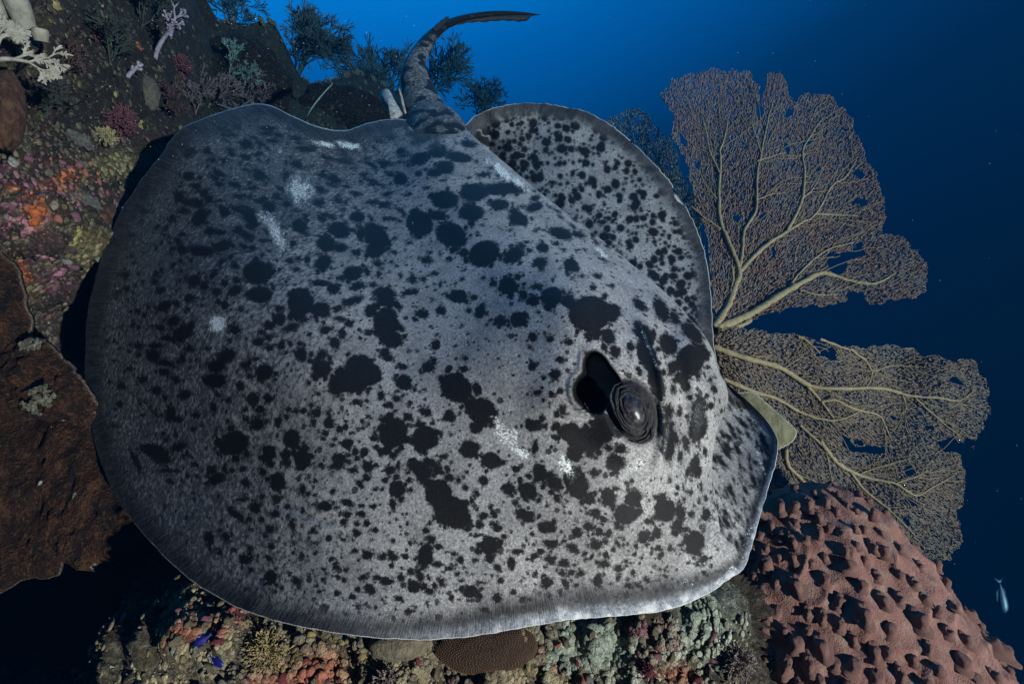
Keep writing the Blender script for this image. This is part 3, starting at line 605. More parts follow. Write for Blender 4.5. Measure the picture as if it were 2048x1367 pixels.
for x0, y0, s, lst in (TA, TB, TC, TR, TD, TE, TF, TG, TH_):
    for q in lst:
        rx = q[2]; ry = q[3] if len(q) > 3 else rx; an = q[4] if len(q) > 4 else 0
        SPOTS.append((x0 + q[0] * s, y0 + q[1] * s, rx * s, ry * s, an))
_rs = np.random.default_rng(11)
_sat = []
for (x, y, rx, ry, an) in list(SPOTS):
    m = max(rx, ry)
    for _k in range(int(_rs.integers(1, 4)) if m < 9 else int(_rs.integers(4, 8))):
        a = _rs.uniform(0, 6.283); q = _rs.uniform(.75, 1.25); ca_, sa_ = math.cos(math.radians(an)), math.sin(math.radians(an))
        u, v = rx * q * math.cos(a), ry * q * math.sin(a); r = min(rx, ry) * _rs.uniform(.18, .5)
        if r < 1.6: continue
        _sat.append((x + u * ca_ - v * sa_, y + u * sa_ + v * ca_, r * _rs.uniform(.8, 1.4), r * _rs.uniform(.7, 1.1), _rs.uniform(0, 180)))
SPOTS += _sat
for _k in range(2600):
    # small loose dots, thicker towards the rear and the outer wing
    x, y = _rs.uniform(190, 1480), _rs.uniform(240, 1240)
    w = .25 + .75 * float(smooth(900, 350, x)) * float(smooth(1000, 450, y)) + .3 * float(smooth(1000, 1150, y))
    if _rs.random() > w: continue
    r = math.exp(_rs.uniform(math.log(1.8), math.log(5.2)))
    SPOTS.append((x, y, r * _rs.uniform(1, 1.6), r, _rs.uniform(0, 180)))
for _k in range(110):
    x, y = _rs.uniform(330, 830), _rs.uniform(250, 470)
    r = _rs.uniform(4, 10); SPOTS.append((x, y, r * _rs.uniform(1.4, 2.6), r * .7, _rs.uniform(0, 35)))
FSPOTS = []
for k in range(1000):
    th = _rs.uniform(th0, th1); i = int((th + math.pi) / (2 * math.pi) * NA) % NA
    f = _rs.uniform(.0, .93); rr = rhoR[i] + (rhoM[i] - rhoR[i]) * f
    big = _rs.random()
    r = (2.6 + 3.2 * _rs.random()) if big < .66 else (5.5 + 6 * _rs.random())
    if th > .30: r *= .9
    an = math.degrees(th) + 90 if th < .2 else 58 + 12 * _rs.normal()
    FSPOTS.append((1000 + rr * math.cos(th), 600 + rr * math.sin(th), r * (1.0 if th < .2 else 1.9), r * (.85 if th < .2 else .62), an if th > .2 else _rs.uniform(0, 180)))
SD = np.full(PX.shape, 14.0)
def stamp(lst, mask):
    flat_x, flat_y = PX[mask], PY[mask]; out = SD[mask]
    order = np.argsort(flat_x); fx = flat_x[order]; fy = flat_y[order]; oo = out[order]
    for (x, y, rx, ry, an) in lst:
        R = max(rx, ry) + 16
        i0, i1 = np.searchsorted(fx, [x - R, x + R])
        if i1 <= i0: continue
        X = fx[i0:i1] - x; Y = fy[i0:i1] - y; a = math.radians(an)
        u = X * math.cos(a) + Y * math.sin(a); v = -X * math.sin(a) + Y * math.cos(a)
        q = np.sqrt((u / rx) ** 2 + (v / ry) ** 2)
        oo[i0:i1] = np.minimum(oo[i0:i1], (q - 1) * min(rx, ry))
    out[order] = oo; SD[mask] = out
stamp(SPOTS, ~FAR); stamp(FSPOTS, FAR)
# pale scars and scrapes, plus wet-skin highlights painted in: (x, y, rx, ry, angle, strength)
SCARS_GLINTS = [(435, 648, 18, 21, 10, 1.5), (1475, 1128, 30, 12, -40, .9), (1440, 1165, 24, 10, -25, .9), (1496, 1080, 9, 50, 12, .55), (440, 672, 14, 26, 0, .45), (600, 378, 30, 26, 0, 1.05), (535, 440, 24, 13, 40, .95), (556, 470, 14, 36, -25, 1.15), (462, 441, 20, 8, 0, .5), (1015, 872, 32, 20, 40, 1.15),
         (1042, 905, 26, 11, 45, 1.5), (1000, 850, 8, 26, -45, 1.1), (1133, 932, 13, 26, -30, 1.5), (648, 288, 24, 6, 12, 1.3), (698, 291, 30, 8, 10, 1.3), (560, 302, 5, 4, 0, .9), (834, 254, 18, 7, -14, 1.2),
         (1004, 342, 42, 10, 38, 1.25), (1034, 364, 32, 8, 38, 1.25), (1203, 504, 22, 6, 42, 1.2), (1260, 560, 22, 3, 48, .6), (745, 592, 14, 7, 40, .5), (1275, 930, 28, 16, -20, 1.0), (1225, 355, 20, 10, 40, .4),
         (1516, 905, 4, 22, -55, .9), (1512, 898, 14, 4, 18, .7), (1524, 932, 3, 26, -22, .9), (1215, 430, 22, 12, 45, .4), (800, 262, 14, 10, 0, .5), (480, 720, 26, 8, -20, .35), (470, 985, 34, 10, 10, .35), (500, 990, 16, 8, 20, .4),
         (400, 660, 3, 60, -35, .45), (1395, 830, 20, 26, 20, .35), (1372, 1165, 26, 10, -15, .3), (1330, 895, 4, 60, 8, .7), (1300, 700, 4, 50, -22, .7)]
SCR = np.zeros(PX.shape)
_sn = .75 * fbm(np.stack([PX / 15, PY / 15, 0 * PX], -1), 3) + .35 * gnoise(np.stack([PX / 4.5, PY / 9, 0 * PX + 4], -1))
for x, y, rx, ry, an, st in SCARS_GLINTS:
    q = ell(x, y, rx, ry, an)
    SCR = np.maximum(SCR, st * smooth(1.4, .3, q + _sn) * (~FAR if x < 1490 else np.ones_like(FAR)))
# the pale rolled front edge (lower right) and dark fringe elsewhere
bott = smooth(650, 1150, PX) * smooth(1040, 1180, PY) + smooth(1440, 1500, PX) * smooth(850, 930, PY)
bott = np.clip(bott, 0, 1)
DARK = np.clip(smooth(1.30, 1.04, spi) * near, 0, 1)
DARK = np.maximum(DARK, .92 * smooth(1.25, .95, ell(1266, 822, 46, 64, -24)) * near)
def full(a, under): return np.concatenate([a, np.full((NA, NU), under, float)], 1).reshape(-1)
U_TH = np.repeat(TH[:, None], NT_, 1).reshape(-1)
FLECK_FALLOFF = np.clip(.25 + .68 * smooth(1050, 330, PX) + .30 * smooth(620, 300, PY) - .22 * smooth(900, 1250, PX) * smooth(450, 700, PY), 0, 1)  # real mottling, thickened left and rear, thinned at head, to paint light falloff
FLECK_FALLOFF = np.where(FAR, .34, FLECK_FALLOFF)
attrs = {'fleck': full(FLECK_FALLOFF, .3), 'sd': full(SD, 14.0), 'mpx': full(MPX, 400.0), 'scar_glint': full(SCR, 0), 'front': full(bott, 0), 'dark': full(DARK, 0),
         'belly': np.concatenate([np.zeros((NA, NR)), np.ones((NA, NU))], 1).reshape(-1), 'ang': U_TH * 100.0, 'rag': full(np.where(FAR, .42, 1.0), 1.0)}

t = NT('ray_skin')
sd = t.attr('sd'); mpx = t.attr('mpx'); scar_glint = t.attr('scar_glint'); front = t.attr('front'); dark = t.attr('dark'); belly = t.attr('belly'); rag = t.attr('rag'); ang = t.attr('ang')
na = t.noise(130, 3, .6); nb = t.noise(420, 3, .6); nc = t.noise(14, 3, .55); nd = t.noise(900, 2, .6); ne = t.noise(45, 4, .6)
e = t.math('ADD', sd, t.math('MULTIPLY', t.math('MULTIPLY', rag, t.math('SUBTRACT', na, .5)), 12.0))
e = t.math('ADD', e, t.math('MULTIPLY', t.math('MULTIPLY', rag, t.math('SUBTRACT', nb, .5)), 9.0))
e = t.math('ADD', e, .5)
spot = t.ss(e, 2.6, -2.6)
vs = t.voronoi(58, out=('Distance', 'Color'), vec=None)
sc_ = t.n.new('ShaderNodeSeparateColor'); t.link(vs[1], sc_.inputs[0])
rad = t.math('MULTIPLY', sc_.outputs[0], .34)
tiny = t.math('MULTIPLY', t.ss(t.math('SUBTRACT', t.math('ADD', vs[0], t.math('MULTIPLY', t.math('SUBTRACT', nb, .5), .35)), rad), .04, -.04), t.ss(sc_.outputs[1], .42, .47))
vs2 = t.voronoi(118, out=('Distance', 'Color'))
sc2 = t.n.new('ShaderNodeSeparateColor'); t.link(vs2[1], sc2.inputs[0])
tiny2 = t.math('MULTIPLY', t.ss(t.math('SUBTRACT', t.math('ADD', vs2[0], t.math('MULTIPLY', t.math('SUBTRACT', nb, .5), .5)), t.math('MULTIPLY', sc2.outputs[0], .40)), .05, -.05), t.ss(sc2.outputs[1], .60, .64))
tiny = t.math('MULTIPLY', t.math('MAXIMUM', tiny, tiny2), .88)
spot = t.math('MAXIMUM', spot, tiny)
combv = t.n.new('ShaderNodeCombineXYZ'); t.link(ang, combv.inputs[0]); t.link(t.math('MULTIPLY', mpx, .012), combv.inputs[1])
stri = t.noise(2.6, 3, .55, combv.outputs[0])
grain = t.noise(5.2, 3, .6, combv.outputs[0])
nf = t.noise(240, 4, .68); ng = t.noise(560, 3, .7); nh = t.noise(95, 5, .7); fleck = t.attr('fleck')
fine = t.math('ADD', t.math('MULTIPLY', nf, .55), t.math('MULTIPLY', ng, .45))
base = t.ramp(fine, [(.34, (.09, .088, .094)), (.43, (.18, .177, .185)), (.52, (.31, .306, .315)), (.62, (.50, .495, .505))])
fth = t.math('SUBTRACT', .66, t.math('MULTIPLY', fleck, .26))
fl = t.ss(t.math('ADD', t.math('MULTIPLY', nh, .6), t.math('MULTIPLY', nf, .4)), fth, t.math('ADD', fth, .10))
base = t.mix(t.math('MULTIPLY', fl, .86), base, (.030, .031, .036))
base = t.mix(t.ss(nc, .40, .66, 0, .55), base, t.mix(.55, base, (.03, .031, .036)))
mps = t.math('SUBTRACT', mpx, t.math('MULTIPLY', front, 26))
fr_in = t.math('MULTIPLY', t.ss(t.math('ADD', mps, t.math('MULTIPLY', t.math('SUBTRACT', stri, .5), 26)), 66, 14), t.ss(nc, .2, .6, .85, 1.0))
fringe = t.mix(t.ss(stri, .38, .64), (.013, .013, .016), (.036, .037, .044))
base = t.mix(t.math('MULTIPLY', fr_in, .92), base, fringe)
dkc = t.mix(t.ss(fine, .35, .7), (.0075, .0075, .0085), (.016, .016, .018))
c = t.mix(t.math('MULTIPLY', spot, t.ss(mpx, 10, 60, .25, 1.0)), base, dkc)
# pale rolled edge in front
ret = t.math('ABSOLUTE', t.math('SUBTRACT', t.noise(150, 5, .65, dist=.5), .5))
edgec = t.mix(t.ss(ret, .10, .0), (.17, .195, .245), (.36, .39, .44)); edgec = t.mix(t.ss(ne, .48, .66, 0, .9), edgec, (.70, .72, .76))
c = t.mix(t.math('MULTIPLY', t.math('MULTIPLY', front, t.ss(t.math('ADD', mpx, t.math('MULTIPLY', t.math('SUBTRACT', na, .5), 30)), 36, 4)), .92), c, edgec)
c = t.mix(t.math('MULTIPLY', t.ss(t.math('ADD', mpx, t.math('MULTIPLY', t.math('SUBTRACT', grain, .5), 6)), 2.4, .6), .75), c, (.60, .62, .64))
nscr = t.noise(250, 5, .75, t.mapping(t.coord(), (1, 1, 2.4), (.4, .2, .7)))
scm = t.ss(t.math('ADD', t.math('MULTIPLY', scar_glint, .8), t.math('MULTIPLY', t.math('SUBTRACT', nscr, .5), 5.5)), .86, 1.02)
scm = t.math('MULTIPLY', scm, t.ss(scar_glint, .05, .25))
scm2 = t.math('MULTIPLY', t.math('MINIMUM', scar_glint, 1.0), t.ss(nf, .38, .62, .0, .34))
c = t.mix(scm2, c, (.36, .39, .43))
c = t.mix(scm, c, (.82, .84, .84))
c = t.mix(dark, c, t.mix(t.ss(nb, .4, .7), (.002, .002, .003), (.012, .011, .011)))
c = t.mix(belly, c, (.55, .54, .53))
hb = t.math('ADD', t.math('MULTIPLY', fine, .5), t.math('MULTIPLY', t.math('MULTIPLY', stri, t.ss(mpx, 90, 20)), .7))
hb = t.math('ADD', hb, t.math('MULTIPLY', scm, .25))
M_SKIN = t.done(c, t.ss(scar_glint, 0, 1, .58, .42), t.bump(hb, .6, .004), .13)

ray_base = unproj(900, 900, 1.05)
ray = thing('stingray', ray_base, 'huge grey stingray blotched with black spots, banking over the reef', 'stingray')
F = grid_faces(NA, NT_, True)
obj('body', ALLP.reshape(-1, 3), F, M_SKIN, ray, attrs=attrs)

# ---- eye and lids
def frame_at(px, py):
    i = np.argmin(np.where(FAR, 1e9, (PX - px) ** 2 + (PY - py) ** 2)); a, b = np.unravel_index(i, PX.shape)
    return PT[a, b], NRM[a, b], DD[a, b]
ep, en, ed = frame_at(1266, 820)
ep = ep - AX_B * .0025
en = en * .55 + AX_B * .5 + AX_R * .12; en /= np.linalg.norm(en)
maj = AX_R * .42 - AX_U * .90; maj -= en * (maj @ en); maj /= np.linalg.norm(maj); mnr = np.cross(en, maj)
k_ = ed / FPX
t = NT('ray_eye')
oc = t.coord('Object'); nz = t.noise(160, 4, .6)
iris = t.ramp(nz, [(.34, (.006, .009, .022)), (.50, (.022, .025, .042)), (.60, (.075, .055, .048)), (.72, (.15, .12, .09))])
M_EYE = t.done(iris, .32, t.bump(nz, .3, .002), .35)
M_PUP = simple_mat('ray_pupil', (.003, .006, .016), (.006, .012, .03), 60, .45, 0.0, spec=.3)
M_LID = simple_mat('ray_eyelid', (.008, .008, .010), (.06, .06, .065), 200, .5, .9, .004)
iv, if_ = ico(4)
EV = ep + en * (.000) + (iv[:, :1] * mnr * 20 + iv[:, 1:2] * maj * 33 + iv[:, 2:] * en * 13) * k_
eye = obj('eye', EV, if_, M_EYE, ray)
# wavy pupil flap on the eyeball
def on_eye(u, v, lift=1.03):
    w = np.sqrt(np.clip(1 - u * u - v * v, .02, 1)); return ep + (u[:, None] * mnr * 20 + v[:, None] * maj * 33 + w[:, None] * en * 13) * k_ * lift
vv = np.linspace(-.78, .80, 60)
mid = .18 * np.sin(vv * 5.2) + .05; hw = .12 + .13 * np.abs(np.cos(vv * 4.0)); hw *= np.sqrt(np.clip(1 - (vv / .85) ** 2, 0, 1))
rows = [on_eye(mid + s * hw, vv) for s in (-1, -.4, .4, 1)]
obj('pupil', np.stack(rows, 0).reshape(-1, 3), grid_faces(4, 60), M_PUP, eye)
# wrinkled lids: partial folds of uneven thickness round the eye, and a hood above it
M_LID2 = simple_mat('ray_lid_fold', (.008, .008, .009), (.075, .075, .08), 170, .6, .9, .004)
for q, (rx, ry, rr, lift, a0, a1, mt) in enumerate([(22, 34, 3.4, 1.0, 0, 6.283, M_LID), (27, 41, 2.6, -1.5, 1.9, 5.6, M_LID2), (32, 48, 3.4, -2.0, 2.3, 5.2, M_LID), (37, 55, 2.4, -4.5, 2.0, 4.9, M_LID2), (29, 45, 3.2, -3.0, -.9, 1.5, M_LID), (36, 56, 3.0, -6.0, -.4, 1.9, M_LID2), (43, 63, 4.2, -8.0, .2, 2.2, M_LID)]):
    full_ring = a1 - a0 > 6; a = np.linspace(a0, a1, 90)
    wob = 1 + .06 * np.sin(a * 2 + q * 1.7) + .03 * np.sin(a * 5 + q * 2.3) + .015 * np.sin(a * 11 + q)
    Pp = ep + (np.cos(a) * rx * wob)[:, None] * mnr * k_ + (np.sin(a) * ry * wob)[:, None] * maj * k_ + en * k_ * (lift + 1.6 * np.cos(a * 2 + .6 * q))[:, None]
    rads = rr * k_ * (1 + .3 * np.sin(a * 3 + q)) * (1 if full_ring else np.sin(np.linspace(.08, math.pi - .08, 90)) ** .6)
    V, Fl = polytube(Pp, rads, 8, not full_ring)
    obj('eyelid', V, Fl, mt, ray)
# flap between eye and spiracle and its little folds
for q in range(6):
    a = np.linspace(0, 1, 24)
    sx = 1160 + 6 * q + 18 * a; sy = 792 + 3 * q + (34 - 2 * q) * a
    pts = np.array([frame_at(x, y)[0] for x, y in zip(sx, sy)]) + AX_B * .016
    V, Fl = polytube(pts, k_ * 1.6 * np.sin(a * math.pi * .9 + .15), 6)
    obj('spiracle_fold', V, Fl, M_LID, ray)

# ---- tail, skin fold, sting, pelvic fins
tp = np.array([(886, 345, 1.66, 70), (878, 300, 1.72, 72), (866, 258, 1.79, 60), (851, 226, 1.86, 44), (838, 188, 1.92, 34), (829, 152, 1.97, 27), (832, 122, 2.02, 21), (845, 96, 2.07, 17.5), (864, 72, 2.12, 14), (884, 55, 2.17, 11.5),
               (910, 42, 2.23, 10), (945, 33, 2.30, 9), (985, 28, 2.36, 8), (1020, 27, 2.42, 6.5), (1050, 28, 2.47, 4.5), (1080, 30, 2.52, 1.0)])
tc = catmull(tp, 160)
TPp = unproj(tc[:, 0], tc[:, 1], tc[:, 2]); TRr = tc[:, 3] * tc[:, 2] / FPX
V, Fl = polytube(TPp, TRr, 40, True, .62)
nT = len(TPp)
tt = np.concatenate([np.tile(np.arange(nT), 40), [0, nT - 1]])
tsd = 2.2 - 16 * smooth(66, 108, tt.astype(float)) + 30 * fbm(V * np.array([17, 17, 28]) + 4, 2)
tail = obj('tail', V, Fl, M_SKIN, ray, attrs={'sd': tsd, 'mpx': np.full(len(V), 400.), 'scar_glint': np.zeros(len(V)), 'front': np.zeros(len(V)), 'dark': .22 + .68 * smooth(58, 98, tt.astype(float)), 'belly': np.zeros(len(V)), 'ang': tt * 1.0, 'rag': np.ones(len(V)), 'fleck': np.full(len(V), .9)})
M_DARK = simple_mat('ray_dark_skin', (.008, .009, .012), (.02, .021, .026), 120, .6, .4)
sel = slice(92, 158); C2 = TPp[sel]; m = len(C2); ff = np.linspace(0, 1, m)
dep = (22 * np.sin(ff * math.pi * .5 + .0) ** .35 * (1 - smooth(.8, 1, ff)) + 1.2 * np.sin(ff * 60)) * tc[sel, 2] / FPX * smooth(0, .12, ff)
fold = []
Tt = np.gradient(C2, axis=0); Tt /= np.linalg.norm(Tt, axis=1)[:, None]; dn = np.cross(AX_B, Tt); dn *= np.sign((dn @ -AX_U))[:, None] * 1.0
rowsF = [C2 + AX_B * .003, C2 + dn * dep[:, None] * .5 + AX_B * .003, C2 + dn * dep[:, None], C2 + dn * dep[:, None] * .5 - AX_B * .003, C2 - AX_B * .003]
obj('fin_fold', np.stack(rowsF, 0).reshape(-1, 3), grid_faces(5, m), M_DARK, tail)
sp_ = unproj([868, 882, 893, 899], [62, 48, 38, 32.5], [2.12, 2.15, 2.17, 2.18])
V, Fl = polytube(catmull(sp_, 14), np.array([6.5, 5.5, 4.2, .6])[np.minimum(np.arange(14) * 4 // 14, 3)] * 2.15 / FPX, 8, True, .6)
obj('sting', V, Fl, M_DARK, tail)
def leaf(name, outline, d0, d1, mat, parent, th=.006, bend=.02):
    O = catmull(outline, 64, True); c = O.mean(0); n = 8; L = []
    ymin, ymax = O[:, 1].min(), O[:, 1].max()
    for sgn in (1, -1):
        for k in range(n + 1):
            f = k / n if sgn == 1 else 1 - k / n
            q = c + (O - c) * f; dd = d0 + (d1 - d0) * (q[:, 1] - ymin) / (ymax - ymin)
            L.append(unproj(q[:, 0], q[:, 1], dd) + sgn * AX_B * (th * np.sqrt(max(0, 1 - f * f)) + bend * (1 - f * f)))
    G = np.stack(L, 1)
    return obj(name, G.reshape(-1, 3), grid_faces(64, 2 * n + 2, True), mat, parent)
M_PALE = simple_mat('ray_pale_skin', (.08, .08, .085), (.38, .38, .38), 60, .6, .5, .003)
leaf('pelvic_fin', [(760, 190), (766, 180), (776, 178), (784, 188), (796, 207), (806, 226), (796, 236), (782, 240), (776, 226), (764, 206)], 1.93, 1.80, M_PALE, ray, .008)
leaf('pelvic_fin', [(797, 176), (803, 186), (808, 205), (813, 225), (816, 234), (808, 230), (800, 205)], 1.90, 1.82, M_PALE, ray, .006)
# ================================================================== sea fans
def in_poly(x, y, poly):
    poly = np.asarray(poly, float); ins = np.zeros(len(x), bool); n = len(poly)
    for i in range(n):
        x0, y0 = poly[i]; x1, y1 = poly[(i + 1) % n]
        c = ((y0 > y) != (y1 > y)) & (x < (x1 - x0) * (y - y0) / (y1 - y0 + 1e-12) + x0)
        ins ^= c
    return ins
def fan_net(poly, holes, origin, sp_lat, sp_rad, seed):
    """irregular mesh of fine twigs stretched along the growth direction; pixel space of the fan's own plane"""
    rs = np.random.default_rng(seed)
    poly = np.asarray(poly, float)
    O = np.asarray(origin, float)
    # polar-ish growth coordinates: arc position a (px) and radial position r (px)
    rel = poly - O; rmax = np.hypot(rel[:, 0], rel[:, 1]).max()
    pts = []
    r = 14.0
    while r < rmax:
        na = max(6, int(2 * math.pi * r / sp_lat))
        a = (np.arange(na) + rs.uniform(-.42, .42, na) + rs.random()) / na * 2 * math.pi
        rr = r + rs.uniform(-.5, .5, na) * sp_rad
        pts.append(np.stack([O[0] + rr * np.cos(a), O[1] + rr * np.sin(a)], 1))
        r += sp_rad
    P = np.concatenate(pts)
    # ragged outline
    jit = P + 7 * np.stack([gnoise(np.concatenate([P / 22, np.full((len(P), 1), seed)], 1)), gnoise(np.concatenate([P / 22, np.full((len(P), 1), seed + 9.5)], 1))], 1)
    ok = in_poly(jit[:, 0], jit[:, 1], poly)
    for hpoly in holes: ok &= ~in_poly(jit[:, 0], jit[:, 1], hpoly)
    ok &= gnoise(np.concatenate([P / 30, np.full((len(P), 1), seed + 3.1)], 1)) < .62
    P = P[ok]
    Pw = P + 3.0 * np.stack([gnoise(np.concatenate([P / 17, np.full((len(P), 1), seed + .5)], 1)), gnoise(np.concatenate([P / 17, np.full((len(P), 1), seed + 2.5)], 1))], 1)
    # metric: radial distances count less
    rel = P - O; rad = rel / (np.hypot(rel[:, 0], rel[:, 1])[:, None] + 1e-9)
    cell = sp_rad * 1.7
    key = np.floor(P / cell).astype(int); from collections import defaultdict
    D = defaultdict(list)
    for i, k in enumerate(map(tuple, key)): D[k].append(i)
    E = set(); k_r = sp_lat / sp_rad
    for i in range(len(P)):
        kx, ky = key[i]; cand = []
        for ax in (-1, 0, 1):
            for ay in (-1, 0, 1): cand += D.get((kx + ax, ky + ay), [])
        c = np.array([j for j in cand if j != i]); 
        if len(c) == 0: continue
        v = P[c] - P[i]; vr = v @ rad[i]; vl = v @ np.array([-rad[i][1], rad[i][0]])
        u = np.stack([vr * k_r, vl], 1); d2 = (u ** 2).sum(1)
        o = np.argsort(d2)[:9]; c, u, d2, vr = c[o], u[o], d2[o], vr[o]
        for q in range(len(c)):
            if d2[q] > (sp_lat * 2.3) ** 2: break
            # relative-neighbour test with the closer candidates
            dd = ((u[:q] - u[q]) ** 2).sum(1)
            if q == 0 or not np.any(np.maximum(d2[:q], dd) < d2[q] * .80):
                E.add((min(i, c[q]), max(i, c[q])))
    return Pw, np.array(sorted(E))

def fan_depth_fn(d0, gx, gy, cx0, cy0, seed):
    def f(x, y):
        x = np.asarray(x, float); y = np.asarray(y, float)
        P = np.stack([x / 160, y / 160, np.full(x.shape, seed)], -1)
        return d0 + gx * (x - cx0) / 1000 + gy * (cy0 - y) / 1000 + .05 * gnoise(P)
    return f
def mat_fan(name, warm, cool, hi):
    t = NT(name)
    n = t.noise(7, 3, .55); n2 = t.noise(90, 3, .6)
    c = t.mix(t.ss(n, .38, .62), warm, cool)
    c = t.mix(t.ss(n2, .55, .75, 0, .5), c, hi)
    return t.done(c, .8, None, .15)
M_NET_A = mat_fan('sea_fan_twigs_brown', (.21, .13, .095), (.185, .145, .125), (.28, .22, .165))
M_NET_B = mat_fan('sea_fan_twigs_tan', (.22, .165, .125), (.20, .175, .15), (.33, .28, .205))
M_NET_C = mat_fan('sea_fan_twigs_olive', (.20, .25, .20), (.22, .22, .17), (.28, .28, .22))
M_BR = simple_mat('sea_fan_branch', (.19, .145, .082), (.29, .235, .145), 90, .7, .5, .002)
M_TWIG = simple_mat('sea_fan_vein', (.15, .11, .07), (.22, .17, .11), 90, .8, .3, .002)
M_BR2 = simple_mat('sea_fan_branch_dull', (.11, .12, .08), (.17, .17, .11), 90, .7, .5, .002)
def build_fan(name, base, label, poly, holes, origin, dfn, branches, m_net, m_br, sl, sr, rnet, seed):
    root = thing(name, base, label, 'sea fan', 'sea fans on the reef edge')
    P, E = fan_net(poly, holes, origin, sl, sr, seed)
    d = dfn(P[:, 0], P[:, 1]) + np.random.default_rng(seed).normal(0, .004, len(P))
    W = unproj(P[:, 0], P[:, 1], d)
    O = np.asarray(origin, float); rr = np.hypot(*(P - O).T); rad = rnet * (1.25 - .45 * np.clip(rr / rr.max(), 0, 1)) * d / FPX
    V, F = tubes(W[E[:, 0]], W[E[:, 1]], rad[E[:, 0]], rad[E[:, 1]], 3)
    tag(obj('twig_mesh', V, F, m_net, root), kind='stuff')
    rs = np.random.default_rng(seed + 50)
    for pts, w0, w1 in branches:
        pts = np.asarray(pts, float); n = 8 * len(pts)
        q = catmull(pts, n); q[1:-1] += 1.2 * np.stack([gnoise(np.concatenate([q[1:-1] / 14, np.full((n - 2, 1), seed)], 1)), gnoise(np.concatenate([q[1:-1] / 14, np.full((n - 2, 1), seed + 7)], 1))], 1)
        dd = dfn(q[:, 0], q[:, 1]); ww = np.linspace(w0 * .72, w1 * .55, n) * (1 + .16 * rs.normal(size=n))
        W = unproj(q[:, 0], q[:, 1], dd - .006)
        parts = [polytube(W, ww * dd / FPX, 8)]
        # side twigs of this branch
        s0, s1, ra, rb = [], [], [], []
        for k in range(3, n - 1, 2):
            tdir = q[min(k + 1, n - 1)] - q[k - 1]; tdir /= np.linalg.norm(tdir) + 1e-9
            for sg in (-1, 1):
                if rs.random() < .68: continue
                p = q[k].copy(); dirv = tdir * .75 + sg * .66 * np.array([-tdir[1], tdir[0]]); wd = max(.85, min(1.25, ww[k] * .3))
                for st in range(rs.integers(4, 14)):
                    p2 = p + dirv * rs.uniform(5, 9); dirv = dirv * .8 + tdir * .25 + rs.normal(0, .18, 2)
                    if not in_poly(p2[:1], p2[1:], poly)[0]: break
                    a, b = dfn(p[:1], p[1:])[0], dfn(p2[:1], p2[1:])[0]
                    s0.append(unproj(p[0], p[1], a - .004)); s1.append(unproj(p2[0], p2[1], b - .004)); ra.append(wd * a / FPX); wd = max(.75, wd * .88); rb.append(wd * b / FPX); p = p2
        if s0: parts.append(tubes(np.array(s0), np.array(s1), np.array(ra), np.array(rb), 5))
        br = obj('branch', *parts[0], m_br, root)
        if len(parts) > 1: tag(obj('side_twigs', *parts[1], M_TWIG, br), kind='stuff')
    return root
UP = [(1428, 662), (1422, 560), (1412, 470), (1390, 405), (1372, 330), (1342, 270), (1346, 232), (1319, 190), (1346, 156), (1400, 141), (1458, 135), (1500, 146), (1518, 175), (1523, 214), (1531, 180), (1530, 146), (1563, 143), (1574, 172), (1592, 205), (1604, 184), (1655, 186), (1672, 206), (1700, 232), (1722, 290), (1742, 330), (1768, 380), (1774, 430), (1764, 466), (1796, 470), (1838, 498), (1857, 540), (1851, 582), (1812, 602), (1775, 598), (1740, 610), (1722, 590), (1698, 586), (1692, 604), (1640, 616), (1588, 612), (1560, 625), (1528, 628), (1500, 642), (1470, 658)]
UPH = [[(1650, 515), (1690, 505), (1725, 495), (1735, 512), (1700, 520), (1690, 540), (1668, 550), (1655, 535)], [(1710, 490), (1728, 488), (1722, 505)]]
UPB = [([(1428, 655), (1455, 612), (1470, 572), (1478, 540), (1456, 482), (1441, 442), (1438, 384), (1441, 330), (1440, 300)], 10.5, 3.2), ([(1440, 300), (1450, 272), (1456, 238)], 2.8, 1.3), ([(1438, 345), (1420, 303), (1412, 262), (1402, 222)], 3, 1.2),
       ([(1478, 545), (1485, 500), (1489, 460), (1512, 420), (1514, 355), (1524, 300), (1536, 240), (1548, 200)], 5.5, 1.4), ([(1480, 542), (1530, 492), (1574, 463)], 7, 5), ([(1574, 463), (1603, 402), (1609, 345), (1606, 300), (1628, 262), (1646, 235)], 4.6, 1.3),
       ([(1574, 463), (1602, 446), (1632, 427), (1664, 372), (1690, 355), (1712, 322)], 4.2, 1.3), ([(1632, 427), (1680, 430), (1716, 431)], 2.6, 1.2), ([(1441, 458), (1410, 436), (1382, 412)], 3.6, 2), ([(1432, 658), (1500, 628), (1560, 590), (1620, 556), (1650, 546), (1700, 561), (1752, 566), (1792, 545)], 12, 1.8),
       ([(1572, 584), (1600, 545), (1650, 502), (1708, 485)], 3.6, 1.4), ([(1522, 305), (1510, 268), (1500, 240)], 2.2, 1.1), ([(1606, 396), (1630, 372), (1645, 335)], 2.4, 1.1), ([(1512, 400), (1545, 388), (1572, 386)], 2, 1), ([(1514, 322), (1545, 312), (1570, 305)], 2, 1), ([(1432, 660), (1470, 655), (1502, 640)], 10, 7), ([(1455, 612), (1466, 560), (1462, 530)], 5.5, 2.5), ([(1600, 580), (1640, 590), (1675, 588)], 3, 1.2), ([(1436, 400), (1412, 372), (1400, 345)], 2.2, 1.1)]
fan_o = (1425, 668)
dfU = fan_depth_fn(1.86, .25, 1.0, 1430, 660, 3)
build_fan('sea_fan', unproj(1425, 675, 1.86), 'tall brown sea fan with yellowish branches, rising behind the ray into open water', UP, UPH, fan_o, dfU, UPB, M_NET_A, M_BR, 1.95, 4.7, .72, 21)
